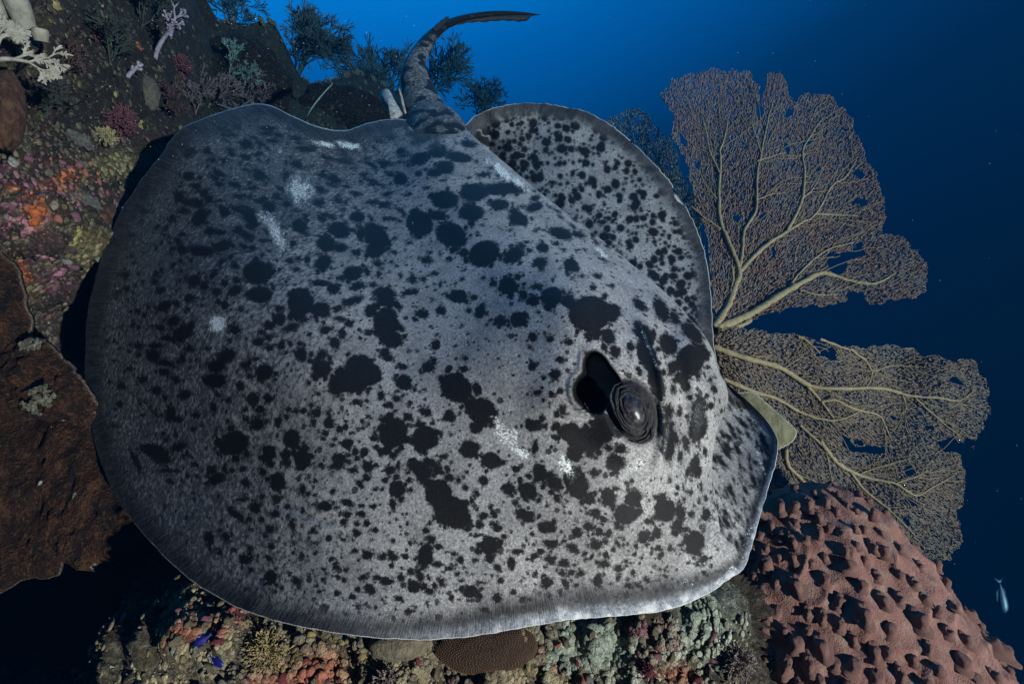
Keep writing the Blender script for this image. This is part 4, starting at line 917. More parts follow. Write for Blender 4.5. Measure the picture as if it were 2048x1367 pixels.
LO = [(1424, 672), (1480, 652), (1528, 664), (1600, 668), (1640, 686), (1700, 692), (1768, 690), (1830, 700), (1898, 720), (1950, 720), (1974, 770), (1981, 820), (1970, 850), (1944, 895), (1905, 884), (1925, 912), (1932, 960), (1915, 1040), (1926, 1080), (1902, 1118), (1872, 1122), (1880, 1150), (1840, 1160), (1740, 1120), (1640, 1080), (1540, 1040), (1515, 985), (1510, 900), (1460, 800), (1436, 730)]
LOH = [[(1622, 690), (1650, 690), (1672, 698), (1668, 718), (1640, 715)], [(1668, 858), (1690, 872), (1712, 892), (1748, 892), (1782, 898), (1790, 918), (1755, 905), (1720, 905), (1690, 895)], [(1876, 882), (1912, 872), (1925, 900), (1890, 905)], [(1632, 838), (1642, 838), (1640, 846), (1630, 846)]]
LOB = [([(1425, 692), (1482, 713), (1560, 735), (1610, 766), (1652, 776), (1760, 776), (1822, 791), (1880, 795), (1916, 801), (1948, 782)], 9, 1.8), ([(1610, 766), (1640, 800), (1668, 836)], 5.5, 2.4), ([(1642, 803), (1672, 800), (1705, 816), (1756, 830), (1772, 856), (1784, 882)], 4.4, 1.4), ([(1446, 757), (1500, 780), (1556, 798), (1606, 826), (1662, 840), (1700, 832), (1730, 814)], 6.5, 1.6),
       ([(1640, 880), (1668, 918), (1702, 942), (1742, 956), (1790, 966), (1832, 990), (1862, 975), (1908, 950)], 6.5, 1.6), ([(1722, 945), (1762, 932), (1822, 915)], 3.2, 1.2), ([(1792, 965), (1832, 952), (1856, 940)], 2.4, 1.1), ([(1571, 898), (1578, 932), (1606, 962), (1612, 992)], 6, 4), ([(1702, 944), (1732, 982), (1782, 1022), (1832, 1072)], 4, 1.5), ([(1700, 697), (1732, 722), (1746, 741), (1782, 731), (1838, 733)], 3.8, 1.4), ([(1746, 741), (1740, 760), (1732, 776)], 3, 2),
       ([(1830, 795), (1882, 842), (1926, 876)], 2.6, 1.1), ([(1652, 902), (1660, 940), (1668, 975)], 2, 1.1), ([(1560, 740), (1590, 722), (1610, 705)], 2.2, 1), ([(1596, 672), (1612, 680), (1640, 706)], 4, 2), ([(1640, 678), (1668, 688), (1700, 700)], 4.4, 3), ([(1806, 790), (1812, 815), (1800, 830)], 2.2, 1), ([(1600, 850), (1625, 872), (1645, 890)], 3.5, 5)]
dfL = fan_depth_fn(1.72, .28, -.1, 1430, 700, 6)
build_fan('sea_fan', unproj(1424, 690, 1.72), 'wide tan sea fan spreading to the right above the knobbly barrel sponge', LO, LOH, (1420, 700), dfL, LOB, M_NET_B, M_BR, 1.95, 4.7, .72, 33)
SL_ = [(1212, 238), (1240, 222), (1272, 214), (1298, 228), (1318, 256), (1345, 285), (1352, 305), (1358, 330), (1375, 365), (1400, 400), (1408, 520), (1390, 560), (1300, 420), (1230, 330)]
dfS = fan_depth_fn(2.35, .2, .9, 1380, 560, 9)
build_fan('sea_fan', unproj(1385, 590, 2.35), 'small olive sea fan peeping out behind the raised far wing', SL_, [], (1400, 600), dfS, [([(1390, 560), (1350, 430), (1325, 340), (1290, 260)], 3.5, 1.2), ([(1350, 430), (1320, 370), (1272, 300)], 2.6, 1.1)], M_NET_C, M_BR2, 2.2, 5.2, .75, 44)

# ================================================================== barrel sponge
t = NT('barrel_sponge_skin')
n1 = t.noise(18, 5, .6); n2 = t.noise(150, 4, .65); v = t.voronoi(260)
c = t.ramp(n1, [(.30, (.17, .078, .064)), (.52, (.245, .117, .097)), (.72, (.31, .165, .138))])
c = t.mix(t.ss(n2, .58, .72, 0, .45), c, (.42, .27, .20))
geo = t.n.new('ShaderNodeNewGeometry')
crev = t.ss(geo.outputs['Pointiness'], .50, .44, 0, .55)
c = t.mix(t.math('MULTIPLY', t.ss(t.noise(34, 4, .6), .50, .66), .55), c, (.30, .21, .165))
c = t.mix(t.ss(t.noise(420, 2, .7), .66, .74, 0, .8), c, (.58, .50, .42))
c = t.mix(t.ss(t.noise(9, 4, .6), .58, .72, 0, .45), c, (.13, .085, .07))
h = t.math('ADD', t.math('MULTIPLY', n2, .7), t.math('MULTIPLY', v, .5))
M_SPONGE = t.done(c, .88, t.bump(h, .7, .004), .15)
sy = np.array([968, 985, 1010, 1050, 1100, 1150, 1200, 1250, 1310, 1367, 1450, 1600, 1800])
sl = np.array([1600, 1530, 1490, 1450, 1425, 1410, 1400, 1392, 1385, 1378, 1370, 1350, 1330])
sr_ = np.array([1640, 1708, 1745, 1782, 1830, 1868, 1905, 1945, 1985, 2016, 2060, 2120, 2170])
NSV, NSU = 190, 300
vy = np.interp(np.linspace(0, 1, NSV) ** .9, np.linspace(0, 1, len(sy)), sy)
xl = np.interp(vy, sy, sl); xr = np.interp(vy, sy, sr_)
for k in range(6):
    xl[1:-1] = (xl[:-2] + xl[1:-1] * 2 + xl[2:]) / 4; xr[1:-1] = (xr[:-2] + xr[1:-1] * 2 + xr[2:]) / 4
d_ax = 1.62 - .12 * (vy - 968) / 400
hwm = (xr - xl) / 2 * d_ax / FPX
axp = unproj((xl + xr) / 2, vy, d_ax)
uu = np.linspace(0, 2 * math.pi, NSU, endpoint=False)
SPP = axp[None] + (np.cos(uu)[:, None, None] * AX_R + np.sin(uu)[:, None, None] * AX_B * .55) * hwm[None, :, None]
def norms(G, closed=True):
    a = np.roll(G, -1, 0) - np.roll(G, 1, 0); b = np.gradient(G, axis=1); n = np.cross(a, b); n /= np.linalg.norm(n, axis=-1)[..., None] + 1e-12; return n
SN = norms(SPP)
ctr = axp[None]
if ((SPP - ctr) * SN).sum(-1).mean() < 0: SN = -SN
q2 = np.stack([(SPP @ AX_R), (SPP @ AX_U) * .62, (SPP @ AX_B)], -1)
rg = 1 - np.abs(gnoise(q2 * 14)) * 2
dsp = .010 * np.clip(rg, 0, 1) ** 2 + .008 * fbm(q2 * 16, 2) + .028 * np.clip(fbm(q2 * 10 + 5, 2) - .10, 0, 1)
dsp = dsp * (.4 + .6 * smooth(0, 20, vy - 968))[None]
SPD = SPP + SN * dsp[..., None]
sp_root = thing('barrel_sponge', unproj(1700, 1500, 1.45), 'big brick red barrel sponge covered in blunt knobs below the sea fans', 'barrel sponge')
topc = SPD[:, 0].mean(0)
Vs = np.concatenate([SPD.reshape(-1, 3), [topc - AX_U * .02]])
capf = np.stack([np.full(NSU, NSU * NSV), (np.arange(NSU) + 1) % NSU * NSV, np.arange(NSU) * NSV], -1)
obj('body', Vs, [grid_faces(NSU, NSV, True), capf], M_SPONGE, sp_root)
# knobs: a few shared shapes, each with a flared foot, blunt or ridged head
def knob_mesh(seed, ridge):
    rs = np.random.default_rng(seed); nz, nr = 11, 18
    zz = np.array([-.25, 0, .08, .2, .4, .6, .78, .9, .97, 1.0, 1.02]); rr = np.array([1.55, 1.28, 1.08, 1.0, .96, .94, .92, .84, .64, .36, 0.001])
    a = np.arange(nr) * 2 * math.pi / nr
    G = np.zeros((nr, nz, 3))
    G[..., 0] = np.cos(a)[:, None] * rr; G[..., 1] = np.sin(a)[:, None] * rr * ridge; G[..., 2] = zz
    # lean towards +y with height, lumps
    G[..., 1] += .2 * np.clip(zz, 0, 1) ** 1.5; 
    n = fbm(G * 1.3 + seed * 3.3, 3)
    G[..., :2] *= (1 + .26 * n)[..., None]; G[..., 2] *= 1 + .25 * fbm(G * .9 + seed, 2)
    G[..., 2] += .16 * np.clip(zz, 0, 1) * np.sin(G[..., 1] * 4.0 + seed) * (ridge > 1.3)
    me = make_mesh('knob', G.reshape(-1, 3), grid_faces(nr, nz, True)); me.materials.append(M_SPONGE)
    return me
KN = [knob_mesh(k, r) for k, r in enumerate([1.0, 1.15, 1.3, 1.6, 1.9, .9, 1.4, 2.2])]
rs = np.random.default_rng(5); placed = []
_relS = SPD - CAM; _dS = -(_relS @ AX_B); _xS = 1024 + FPX * (_relS @ AX_R) / _dS; _yS = 683.5 - FPX * (_relS @ AX_U) / _dS
facing = ((CAM - SPD) * SN).sum(-1) > -.12
ca = np.argwhere(facing & (_yS < 1420) & (vy[None] > 975)); rs.shuffle(ca)
for i, j in ca:
    x, y = _xS[i, j], _yS[i, j]; sz = 13.5 + 8 * smooth(980, 1300, y)
    if any((x - a) ** 2 + ((y - b) * .72) ** 2 < (sz * 1.62) ** 2 * rr for a, b, rr in placed): continue
    big = rs.random(); f = rs.uniform(.72, 1.0) if big < .6 else rs.uniform(1.0, 1.5)
    placed.append((x, y, .8 + .5 * (f > 1.1)))
    n = SN[i, j]; up = AX_U - n * (AX_U @ n); up /= np.linalg.norm(up) + 1e-9; up += .25 * rs.normal() * np.cross(n, up); up -= n * (up @ n); up /= np.linalg.norm(up)
    s = sz * f * .50 * _dS[i, j] / FPX
    o = bpy.data.objects.new('knob', KN[rs.integers(len(KN))]); COL.objects.link(o); o.parent = sp_root
    zdir = n * .8 + up * .55; zdir /= np.linalg.norm(zdir); yv = up - zdir * (up @ zdir); yv /= np.linalg.norm(yv); xv = np.cross(yv, zdir)
    Mx = Matrix(((xv[0], yv[0], zdir[0], 0), (xv[1], yv[1], zdir[1], 0), (xv[2], yv[2], zdir[2], 0), (0, 0, 0, 1)))
    loc = SPD[i, j] - n * s * .15 - np.array(sp_root.location)
    o.matrix_basis = Matrix.Translation(Vector(loc)) @ Mx @ Matrix.Diagonal((s, s, s * rs.uniform(1.15, 1.9), 1))
print('knobs', len(placed))
# ================================================================== things growing on the reef
def frame(n):
    n = n / np.linalg.norm(n); a = AX_U - n * (AX_U @ n)
    if np.linalg.norm(a) < .2: a = AX_R - n * (AX_R @ n)
    a /= np.linalg.norm(a); return np.cross(a, n), a, n
def growth(seed, base, axis, height, levels=4, kids=(3, 5), spread=.6, ratio=.62, r0=.006, planar=None, curl=.12, rmin=.0012, segs=4, taper=.72):
    """recursive branching colony: returns arrays of tapered segments"""
    rs = np.random.default_rng(seed); S0, S1, A, B, tips = [], [], [], [], []
    def rec(p, d, L, r, lev):
        pts = [p]
        for k in range(segs):
            d = d + rs.normal(0, curl, 3)
            if planar is not None: d = d - planar * (d @ planar) * .8
            d /= np.linalg.norm(d); p2 = pts[-1] + d * L / segs
            ra = max(rmin, r * (1 - (1 - taper) * k / segs)); rb = max(rmin, r * (1 - (1 - taper) * (k + 1) / segs))
            S0.append(pts[-1]); S1.append(p2); A.append(ra); B.append(rb); pts.append(p2)
            if lev > 0 and k >= 1:
                for _ in range(rs.integers(kids[0], kids[1] + 1) if k == segs - 1 else rs.integers(0, 2 + (lev > 1))):
                    q = rs.normal(0, 1, 3)
                    if planar is not None: q -= planar * (q @ planar)
                    q -= d * (q @ d); q /= np.linalg.norm(q) + 1e-9
                    nd = d * math.cos(spread) + q * math.sin(spread) * rs.uniform(.6, 1.2); nd /= np.linalg.norm(nd)
                    rec(p2, nd, L * ratio * rs.uniform(.75, 1.15), rb * .72, lev - 1)
        if lev == 0: tips.append(pts[-1])
    rec(np.asarray(base, float), np.asarray(axis, float) / np.linalg.norm(axis), height, r0, levels)
    return np.array(S0), np.array(S1), np.array(A), np.array(B), np.array(tips)
def colony(name, px, py, label, cat, mat, hpx, axis_px=(0, -1), seed=1, group=None, tipr=0, tipmat=None, d=None, sides=5, r0=None, toward=.25, planar=False, **kw):
    p, n, dd = reef_at(px, py)
    if d is not None: dd = d; p = unproj(px, py, d)
    k = dd / FPX
    ax = axis_px[0] * AX_R - axis_px[1] * AX_U + toward * AX_B; ax /= np.linalg.norm(ax)
    root = thing(name, p, label, cat, group)
    pl = None
    if planar: pl = AX_B * .94 + AX_R * .3; pl /= np.linalg.norm(pl)
    stems = kw.pop('stems', 1); rm = kw.pop('rminpx', .8) * k; acc = []; rs_ = np.random.default_rng(seed + 1000)
    for q in range(stems):
        ax2 = ax + (rs_.normal(0, .42, 3) if stems > 1 else 0); ax2 = ax2 / np.linalg.norm(ax2)
        acc.append(growth(seed + q, p - ax * 4 * k, ax2, hpx * k * (rs_.uniform(.7, 1.1) if stems > 1 else 1), r0=(r0 or hpx * .045) * k, rmin=rm, planar=pl, **kw))
    s0, s1, a, b, tips = [np.concatenate([g[j] for g in acc]) for j in range(5)]
    V, F = tubes(s0, s1, a, b, sides)
    obj('branches', V, F, mat, root)
    if tipr and len(tips):
        iv, jf = ico(1); rs = np.random.default_rng(seed)
        tt_ = np.concatenate([tips, s1[rs.random(len(s1)) < .35]])
        sc = tipr * k * rs.uniform(.6, 1.3, len(tt_))
        V = (tt_[:, None] + iv[None] * sc[:, None, None]).reshape(-1, 3); F = (jf[None] + (np.arange(len(tt_)) * len(iv))[:, None, None]).reshape(-1, 3)
        tag(obj('polyps', V, F, tipmat or mat, root), kind='stuff')
    return root

M_WHITE = simple_mat('white_soft_coral', (.16, .14, .115), (.34, .31, .26), 80, .7, .3)
M_PINKS = simple_mat('pink_soft_coral', (.07, .022, .027), (.13, .045, .05), 90, .8, .3)
M_LAV = simple_mat('lavender_soft_coral', (.14, .11, .14), (.30, .24, .30), 90, .7, .3)
M_GREYS = simple_mat('grey_soft_coral', (.075, .055, .06), (.15, .11, .115), 80, .8, .3)
M_BLACKC = simple_mat('black_coral_twigs', (.03, .045, .04), (.07, .095, .08), 60, .8, .3)
M_TEALG = simple_mat('teal_gorgonian', (.07, .12, .11), (.15, .22, .20), 60, .8, .3)
M_HYD = simple_mat('hydroid_tan', (.17, .13, .06), (.34, .27, .14), 90, .8, .3)
M_HYDG = simple_mat('hydroid_grey', (.13, .10, .09), (.30, .25, .23), 90, .8, .3)
M_BROWN = simple_mat('brown_sponge', (.028, .013, .008), (.062, .028, .016), 45, .9, 1.0, .012, c3=(.105, .055, .034))
M_BEIGE = simple_mat('beige_sponge', (.14, .12, .095), (.28, .25, .205), 40, .8, .5, .004)
M_TAN = simple_mat('tan_sponge', (.07, .058, .042), (.17, .145, .105), 60, .9, .8, .006)
M_ORANGE = simple_mat('orange_sponge', (.16, .030, .010), (.40, .10, .025), 70, .8, .6, .004)
M_SALMON = simple_mat('salmon_sponge', (.17, .050, .036), (.36, .13, .09), 70, .7, .6, .004)
M_PINKC = simple_mat('pink_coralline', (.09, .025, .04), (.26, .10, .14), 90, .9, .9, .006, c3=(.40, .22, .25))
M_MAROON = simple_mat('maroon_sponge', (.06, .010, .014), (.16, .032, .038), 70, .8, .6, .004)
M_YELLOW = simple_mat('yellow_sponge', (.14, .10, .03), (.36, .29, .11), 70, .8, .6, .004)
M_OLIVE = simple_mat('olive_algae', (.07, .07, .02), (.17, .16, .06), 80, .85, .7, .004)
M_GREENW = simple_mat('pale_green_sponge', (.07, .09, .075), (.32, .37, .30), 80, .9, 1.0, .010, c3=(.50, .54, .45))
M_CREAM = simple_mat('cream_rubble', (.06, .045, .03), (.24, .19, .12), 95, .9, 1.0, .008, c3=(.44, .38, .27))
M_CRUSTD = simple_mat('dull_crust', (.03, .025, .018), (.10, .09, .065), 110, .9, 1.0, .008, c3=(.26, .23, .17))
M_DKROCK = simple_mat('dark_rubble', (.035, .028, .025), (.10, .075, .06), 80, .85, .8, .005)
M_DULL = simple_mat('dull_grey_growth', (.05, .047, .042), (.13, .12, .11), 90, .9, 1.0, .008)
M_GREY = simple_mat('grey_rubble', (.12, .11, .10), (.28, .26, .24), 80, .85, .8, .005)

# --- big brown plate coral on the left
t = NT('plate_coral_skin')
n1 = t.noise(16, 5, .65, t.mapping(t.coord(), (1.6, 1, .7))); n2 = t.noise(105, 5, .75)
c = t.ramp(n1, [(.36, (.008, .005, .004)), (.50, (.032, .014, .008)), (.70, (.085, .036, .017))])
c = t.mix(t.ss(n2, .50, .66, 0, .75), c, t.mix(.5, c, (.16, .085, .045))); c = t.mix(t.ss(n2, .47, .36, 0, .85), c, (.010, .006, .004))
edge = t.attr('edge'); c = t.mix(t.math('MULTIPLY', edge, .6), c, (.26, .19, .15))
vp = t.voronoi(170); wh = t.voronoi(30, out=('Distance', 'Color')); sw = t.n.new('ShaderNodeSeparateColor'); t.link(wh[1], sw.inputs[0])
c = t.mix(t.math('MULTIPLY', t.ss(sw.outputs[0], .93, .95), t.ss(t.math('ADD', wh[0], t.math('MULTIPLY', n2, .35)), .44, .34)), c, (.60, .56, .48))
h = t.math('ADD', t.math('MULTIPLY', n1, .8), t.math('ADD', t.math('MULTIPLY', n2, .9), t.math('MULTIPLY', vp, -.5)))
M_PLATE = t.done(c, .9, t.bump(h, 1.0, .02), .12)
def plate(name, outline, dfn, mat, label, cat, lobes=.03, th=.02, nring=46, nang=230, ragged=5, seed=1, bulge=.05, parent=None, group=None, relief=.012, rs_freq=9.0, streak=.006):
    O = catmull(outline, nang, True); c = O.mean(0)
    a = np.arange(nang) / nang * 2 * math.pi
    arc = np.stack([np.cos(a), np.sin(a), np.full(nang, seed * 1.7)], 1)
    dirv = (O - c) / np.linalg.norm(O - c, axis=1)[:, None]
    O = O + dirv * (ragged * fbm(arc * 7, 4))[:, None]
    f = np.linspace(0, 1, nring) ** .8
    Q = c + (O - c)[:, None] * f[None, :, None]
    d = dfn(Q[..., 0], Q[..., 1])
    P = unproj(Q[..., 0], Q[..., 1], d)
    rel_ = relief * fbm(P * rs_freq + seed, 4) + relief * .8 * ridged(P * rs_freq * .8 + seed * 2, 3)
    rel_ = rel_ + streak * fbm(np.stack([Q[..., 0] / 13, Q[..., 1] / 75, np.full(Q.shape[:2], seed * 2.2)], -1), 3) + .4 * streak * np.sin(Q[..., 1] / 17 + 3 * fbm(P * 6, 2))
    top = P + AX_B * (bulge * (1 - f ** 2))[None, :, None] + AX_B * rel_[..., None] * (1 - .5 * f[None, :, None] ** 6)
    bot = P[:, ::-1] + AX_B * (bulge * (1 - f[::-1] ** 2) - th * (1.0 - .75 * f[::-1] ** 3))[None, :, None] + AX_B * (rel_[:, ::-1] * (.5))[..., None]
    G = np.concatenate([top, bot], 1)
    ed = smooth(.975, .998, f)[None].repeat(nang, 0); ed = np.concatenate([ed, np.zeros_like(ed)], 1)
    o = obj(name, G.reshape(-1, 3), grid_faces(nang, 2 * nring, True), mat, parent, attrs={'edge': ed.reshape(-1)})
    if parent is None: tag(o, label, cat, group)
    return o
plate('plate_coral', [(-260, 760), (-60, 800), (60, 815), (150, 790), (215, 850), (240, 930), (270, 1010), (282, 1060), (276, 1085), (240, 1115), (205, 1128), (192, 1140), (168, 1118), (142, 1100), (130, 1118), (118, 1148), (60, 1155), (0, 1185), (-160, 1260), (-300, 1200)],
      lambda x, y: 1.47 - .00042 * (y - 900) - .0001 * (x - 100) + .02 * np.sin(x / 60), M_PLATE, 'large rust brown plate coral with a ragged pale lower rim, left of the ray', 'plate coral', seed=2, ragged=9, bulge=.05, relief=.034, rs_freq=11, th=.03)
plate('plate_coral', [(-120, 470), (20, 520), (48, 570), (62, 640), (66, 720), (58, 780), (20, 800), (-60, 820), (-200, 780)], lambda x, y: 1.52 + .0002 * (700 - y) + 0 * x, M_PLATE, 'brown ribbed coral slab at the left edge above the plate coral', 'coral slab', seed=5, ragged=5, bulge=.09, relief=.026, rs_freq=13, th=.04)
plate('coral_boulder', [(20, 690), (60, 672), (110, 690), (150, 730), (185, 770), (205, 830), (160, 850), (90, 840), (20, 830), (-40, 760)], lambda x, y: 1.50 + 0 * x, M_PLATE, 'lumpy brown coral boulder crusted with pale growth above the plate coral', 'coral boulder', seed=7, ragged=6, bulge=.08, relief=.05, rs_freq=17, th=.04)
_bd = lambda x, y: 1.30
t = NT('leaf_coral_skin'); n1 = t.noise(30, 4, .6); ed = t.attr('edge')
c = t.mix(t.ss(n1, .35, .65), (.10, .092, .05), (.17, .16, .10)); c = t.mix(ed, c, (.62, .68, .58))
M_LEAF = t.done(c, .8, t.bump(t.noise(120, 4, .65), .6, .004), .2)
plate('leaf_coral', [(1440, 800), (1490, 783), (1515, 789), (1540, 812), (1572, 840), (1590, 858), (1591, 872), (1580, 886), (1560, 896), (1540, 905), (1500, 920), (1450, 880)], lambda x, y: 1.36 + .0002 * (860 - y) + 0 * x, M_LEAF, 'thin olive leaf coral with a pale rim sticking out past the snout', 'leaf coral', seed=9, ragged=3, bulge=.015, relief=.005, th=.012, streak=.002)

# --- lumps: sponges, rocks; each built with its own noise
def lump_geo(seed, sub=4, amp=.35, freq=1.6, squash=(1, 1, 1), pits=0):
    V, F = ico(sub); n = fbm(V * freq + seed * 5.1, 4); r = 1 + amp * n
    if pits: r -= pits * smooth(.25, .5, fbm(V * 4 + seed, 2))
    return V * r[:, None] * np.array(squash), F
def lump(name, px, py, rpx, mat, label=None, cat=None, group=None, seed=1, squash=(1, 1, .6), amp=.35, freq=1.6, sink=.25, sub=4, parent=None, pits=0, ang=0, d=None):
    p, n, dd = reef_at(px, py)
    if d is not None: p = unproj(px, py, d); dd = d
    n = n * .5 + AX_B * .6; x, y, z = frame(n); k = dd / FPX * rpx
    if ang: ca_, sa_ = math.cos(math.radians(ang)), math.sin(math.radians(ang)); x, y = x * ca_ - y * sa_, x * sa_ + y * ca_
    V, F = lump_geo(seed, sub, amp, freq, squash, pits)
    V = p - z * k * squash[2] * sink + (V[:, :1] * x + V[:, 1:2] * y + V[:, 2:] * z) * k
    o = obj(name, V, F, mat, parent, base=p)
    return tag(o, label, cat, group) if parent is None else o
def crust(name, px, py, rx, ry, mat, label, cat, n=70, rlo=3, rhi=9, seed=1, group=None, dfix=None):
    """encrusting colony: a skin of joined nodules that follows the rock, one thing"""
    rs = np.random.default_rng(seed); parts, cen, rad = [], [], []; c0, _n, d0 = reef_at(px, py)
    if dfix: c0 = unproj(px, py, dfix(px, py)); d0 = dfix(px, py)
    for k in range(n):
        a = rs.uniform(0, 6.283); q = math.sqrt(rs.random()) * (1 + .35 * math.sin(a * 3 + seed)) 
        p, nn, dd = reef_at(px + rx * q * math.cos(a), py + ry * q * math.sin(a))
        if dfix: qx, qy = px + rx * q * math.cos(a), py + ry * q * math.sin(a); dd = dfix(qx, qy); p = unproj(qx, qy, dd); nn = AX_B
        if dd > d0 * 1.35: continue
        r = rs.uniform(rlo, rhi) * (1.1 - .4 * q) * dd / FPX
        V, F = ico(2); V = V * (1 + .45 * fbm(V * 1.5 + seed + k * 3.7, 3))[:, None]
        x, y, z = frame(nn); V = p + (V[:, :1] * x * rs.uniform(.8, 1.5) + V[:, 1:2] * y * rs.uniform(.8, 1.4) + V[:, 2:] * z * rs.uniform(.35, .6)) * r
        parts.append((V, F)); cen.append(p); rad.append(r)
    C_ = np.array(cen); R_ = np.array(rad); D_ = np.linalg.norm(C_[:, None] - C_[None], axis=-1) < (R_[:, None] + R_[None]) * .9
    best = []; left = set(range(len(C_)))
    while left:
        comp = {left.pop()}; fr = list(comp)
        while fr:
            k = fr.pop(); nb_ = [j for j in np.where(D_[k])[0] if j in left]
            for j in nb_: left.discard(j); comp.add(j); fr.append(j)
        if len(comp) > len(best): best = comp
    V, F = merge([parts[k] for k in sorted(best)]); o = obj(name, V, F, mat, base=c0)
    return tag(o, label, cat, group)
def tubes_sponge(name, px, py, rpx, mat, label, cat, specs, seed=1):
    """cluster of open tubes: specs = (dx, dy, radius px, height px)"""
    p, n, dd = reef_at(px, py); k = dd / FPX; root = thing(name, p, label, cat)
    for q, (dx, dy, r, hgt) in enumerate(specs):
        b = p + (dx * AX_R - dy * AX_U) * k; ax = AX_U * .9 + AX_B * .5 + .1 * np.random.default_rng(seed + q).normal(size=3); ax /= np.linalg.norm(ax)
        f = np.array([0, .2, .45, .7, .88, .97, 1.0, .97, .85, .6, .4]); rr = np.array([.8, .9, 1, 1.05, 1.02, .95, .82, .68, .6, .5, .02])
        a = np.arange(28) * 2 * math.pi / 28; x, y, z = frame(ax)
        G = b + (np.cos(a)[:, None, None] * x + np.sin(a)[:, None, None] * y) * (rr * r * k)[None, :, None] + z * (f * hgt * k)[None, :, None]
        G = G + .10 * r * k * fbm(G * 40 + q, 2)[..., None] * (G - b - z * (f * hgt * k)[None, :, None]) / (r * k)
        obj('tube', G.reshape(-1, 3), grid_faces(28, 11, True), mat, root)
    return root
crust('sponge', 75, 800, 40, 34, M_CRUSTD, 'pale crust speckled over the brown coral boulder at left', 'sponge', 150, 2, 5.5, 61, dfix=lambda x, y: 1.378)
crust('sponge', 60, 690, 30, 12, M_CRUSTD, 'pale crust along the top of the brown coral boulder', 'sponge', 70, 2, 5, 62, dfix=lambda x, y: 1.43)
# upper left corner
tubes_sponge('tube_sponge', 30, 60, 30, M_BEIGE, 'pale grey tube sponges in the top left corner', 'tube sponge', [(-22, 0, 22, 62), (30, -8, 20, 60), (8, 16, 15, 36), (58, 18, 14, 24)], 3)
lump('sponge', 12, 215, 55, M_BROWN, 'smooth brown barrel shaped sponge under the white soft coral', 'sponge', seed=4, squash=(.56, 1.5, .7), amp=.28, freq=2.2, sub=5, d=1.42)
colony('soft_coral', 0, 118, 'bushy white soft coral growing out from the left edge of the picture', 'soft coral', M_WHITE, 52, (.95, -.35), 8, tipr=1.5, d=1.40, levels=4, kids=(2, 3), spread=.58, ratio=.60, r0=5, rminpx=1.5, planar=True, sides=5)
colony('soft_coral', -12, 105, 'white soft coral spray nearest the left edge above its twin', 'soft coral', M_WHITE, 44, (.6, -.9), 18, tipr=1.5, d=1.42, levels=4, kids=(2, 3), spread=.58, ratio=.60, r0=5, rminpx=1.5, planar=True, sides=5)
def ball(px, py, rpx, mat, label, seed, n=150, group=None):
    p, nn, dd = reef_at(px, py); k = dd / FPX; rs = np.random.default_rng(seed); root = thing('soft_coral', p, label, 'soft coral', group)
    z = nn * .4 + AX_B * .7; z /= np.linalg.norm(z); s0, s1, a, b = [], [], [], []
    for _ in range(n):
        v = rs.normal(size=3); v /= np.linalg.norm(v)
        if v @ z < -.2: v = v - 2 * z * (v @ z)
        q = p + z * rpx * k * .1; d_ = v.copy(); L = rpx * k * rs.uniform(.7, 1.1)
        for s in range(5):
            d_ = d_ + rs.normal(0, .16, 3); d_ /= np.linalg.norm(d_); q2 = q + d_ * L / 5
            s0.append(q); s1.append(q2); a.append((1.9 - .25 * s) * k); b.append((1.65 - .25 * s) * k)
            if s >= 2:
                for _b in range(2):
                    w = d_ + rs.normal(0, .7, 3); w /= np.linalg.norm(w); s0.append(q2); s1.append(q2 + w * L * .16); a.append(1.0 * k); b.append(.7 * k)
            q = q2
    V, F = tubes(np.array(s0), np.array(s1), np.array(a), np.array(b), 4); obj('branches', V, F, mat, root); return root
ball(248, 245, 33, M_PINKS, 'round maroon pink soft coral ball left of the ray wing tip', 3)
ball(195, 65, 27, M_PINKS, 'dull pink soft coral high on the dark reef wall', 4)
ball(362, 130, 22, M_PINKS, 'small pink soft coral beside the lavender soft coral tree', 5, 110)
ball(215, 275, 20, M_HYD, 'yellowish feathery hydroid tuft below the maroon soft coral', 6, 90)
colony('soft_coral', 262, 148, 'short lavender white soft coral twig at the dark hollow', 'soft coral', M_LAV, 30, (.75, -.65), 12, tipr=3.4, levels=1, kids=(2, 3), spread=.9, ratio=.35, r0=5, rminpx=1.8, curl=.08)
colony('soft_coral', 312, 110, 'tall lavender grey soft coral tree leaning into blue water', 'soft coral', M_LAV, 60, (.55, -.80), 22, tipr=2.6, levels=2, kids=(3, 4), spread=.62, ratio=.5, r0=5, rminpx=1.4)
colony('soft_coral', 345, 75, 'lavender grey soft coral sprig at the top of the wall', 'soft coral', M_LAV, 42, (.4, -.85), 23, tipr=2.4, levels=2, kids=(3, 4), spread=.6, ratio=.5, r0=4, rminpx=1.4)
colony('gorgonian', 470, 165, 'feathery teal grey gorgonian bush in front of the dark reef boulder', 'gorgonian', M_TEALG, 48, (.6, -.75), 31, levels=3, kids=(4, 5), spread=.5, ratio=.58, r0=2, rminpx=.65, sides=3, stems=4)
colony('gorgonian', 430, 205, 'pinkish feathery gorgonian running along behind the wing', 'gorgonian', M_GREYS, 46, (.7, -.5), 32, levels=3, kids=(4, 5), spread=.6, ratio=.6, r0=2, rminpx=.65, sides=3, stems=4)
colony('gorgonian', 395, 225, 'pinkish grey gorgonian tuft touching the wing margin', 'gorgonian', M_GREYS, 40, (.2, -.8), 33, levels=3, kids=(4, 5), spread=.7, ratio=.6, r0=2, rminpx=.65, sides=3, stems=4)
colony('gorgonian', 500, 215, 'reddish grey gorgonian spray right behind the top of the wing', 'gorgonian', M_GREYS, 36, (.5, -.5), 34, levels=3, kids=(4, 5), spread=.7, ratio=.6, r0=2, rminpx=.65, sides=3, stems=4)
M_DIMB = simple_mat('dim_bush_coral', (.022, .026, .022), (.055, .06, .048), 60, .85, .3)
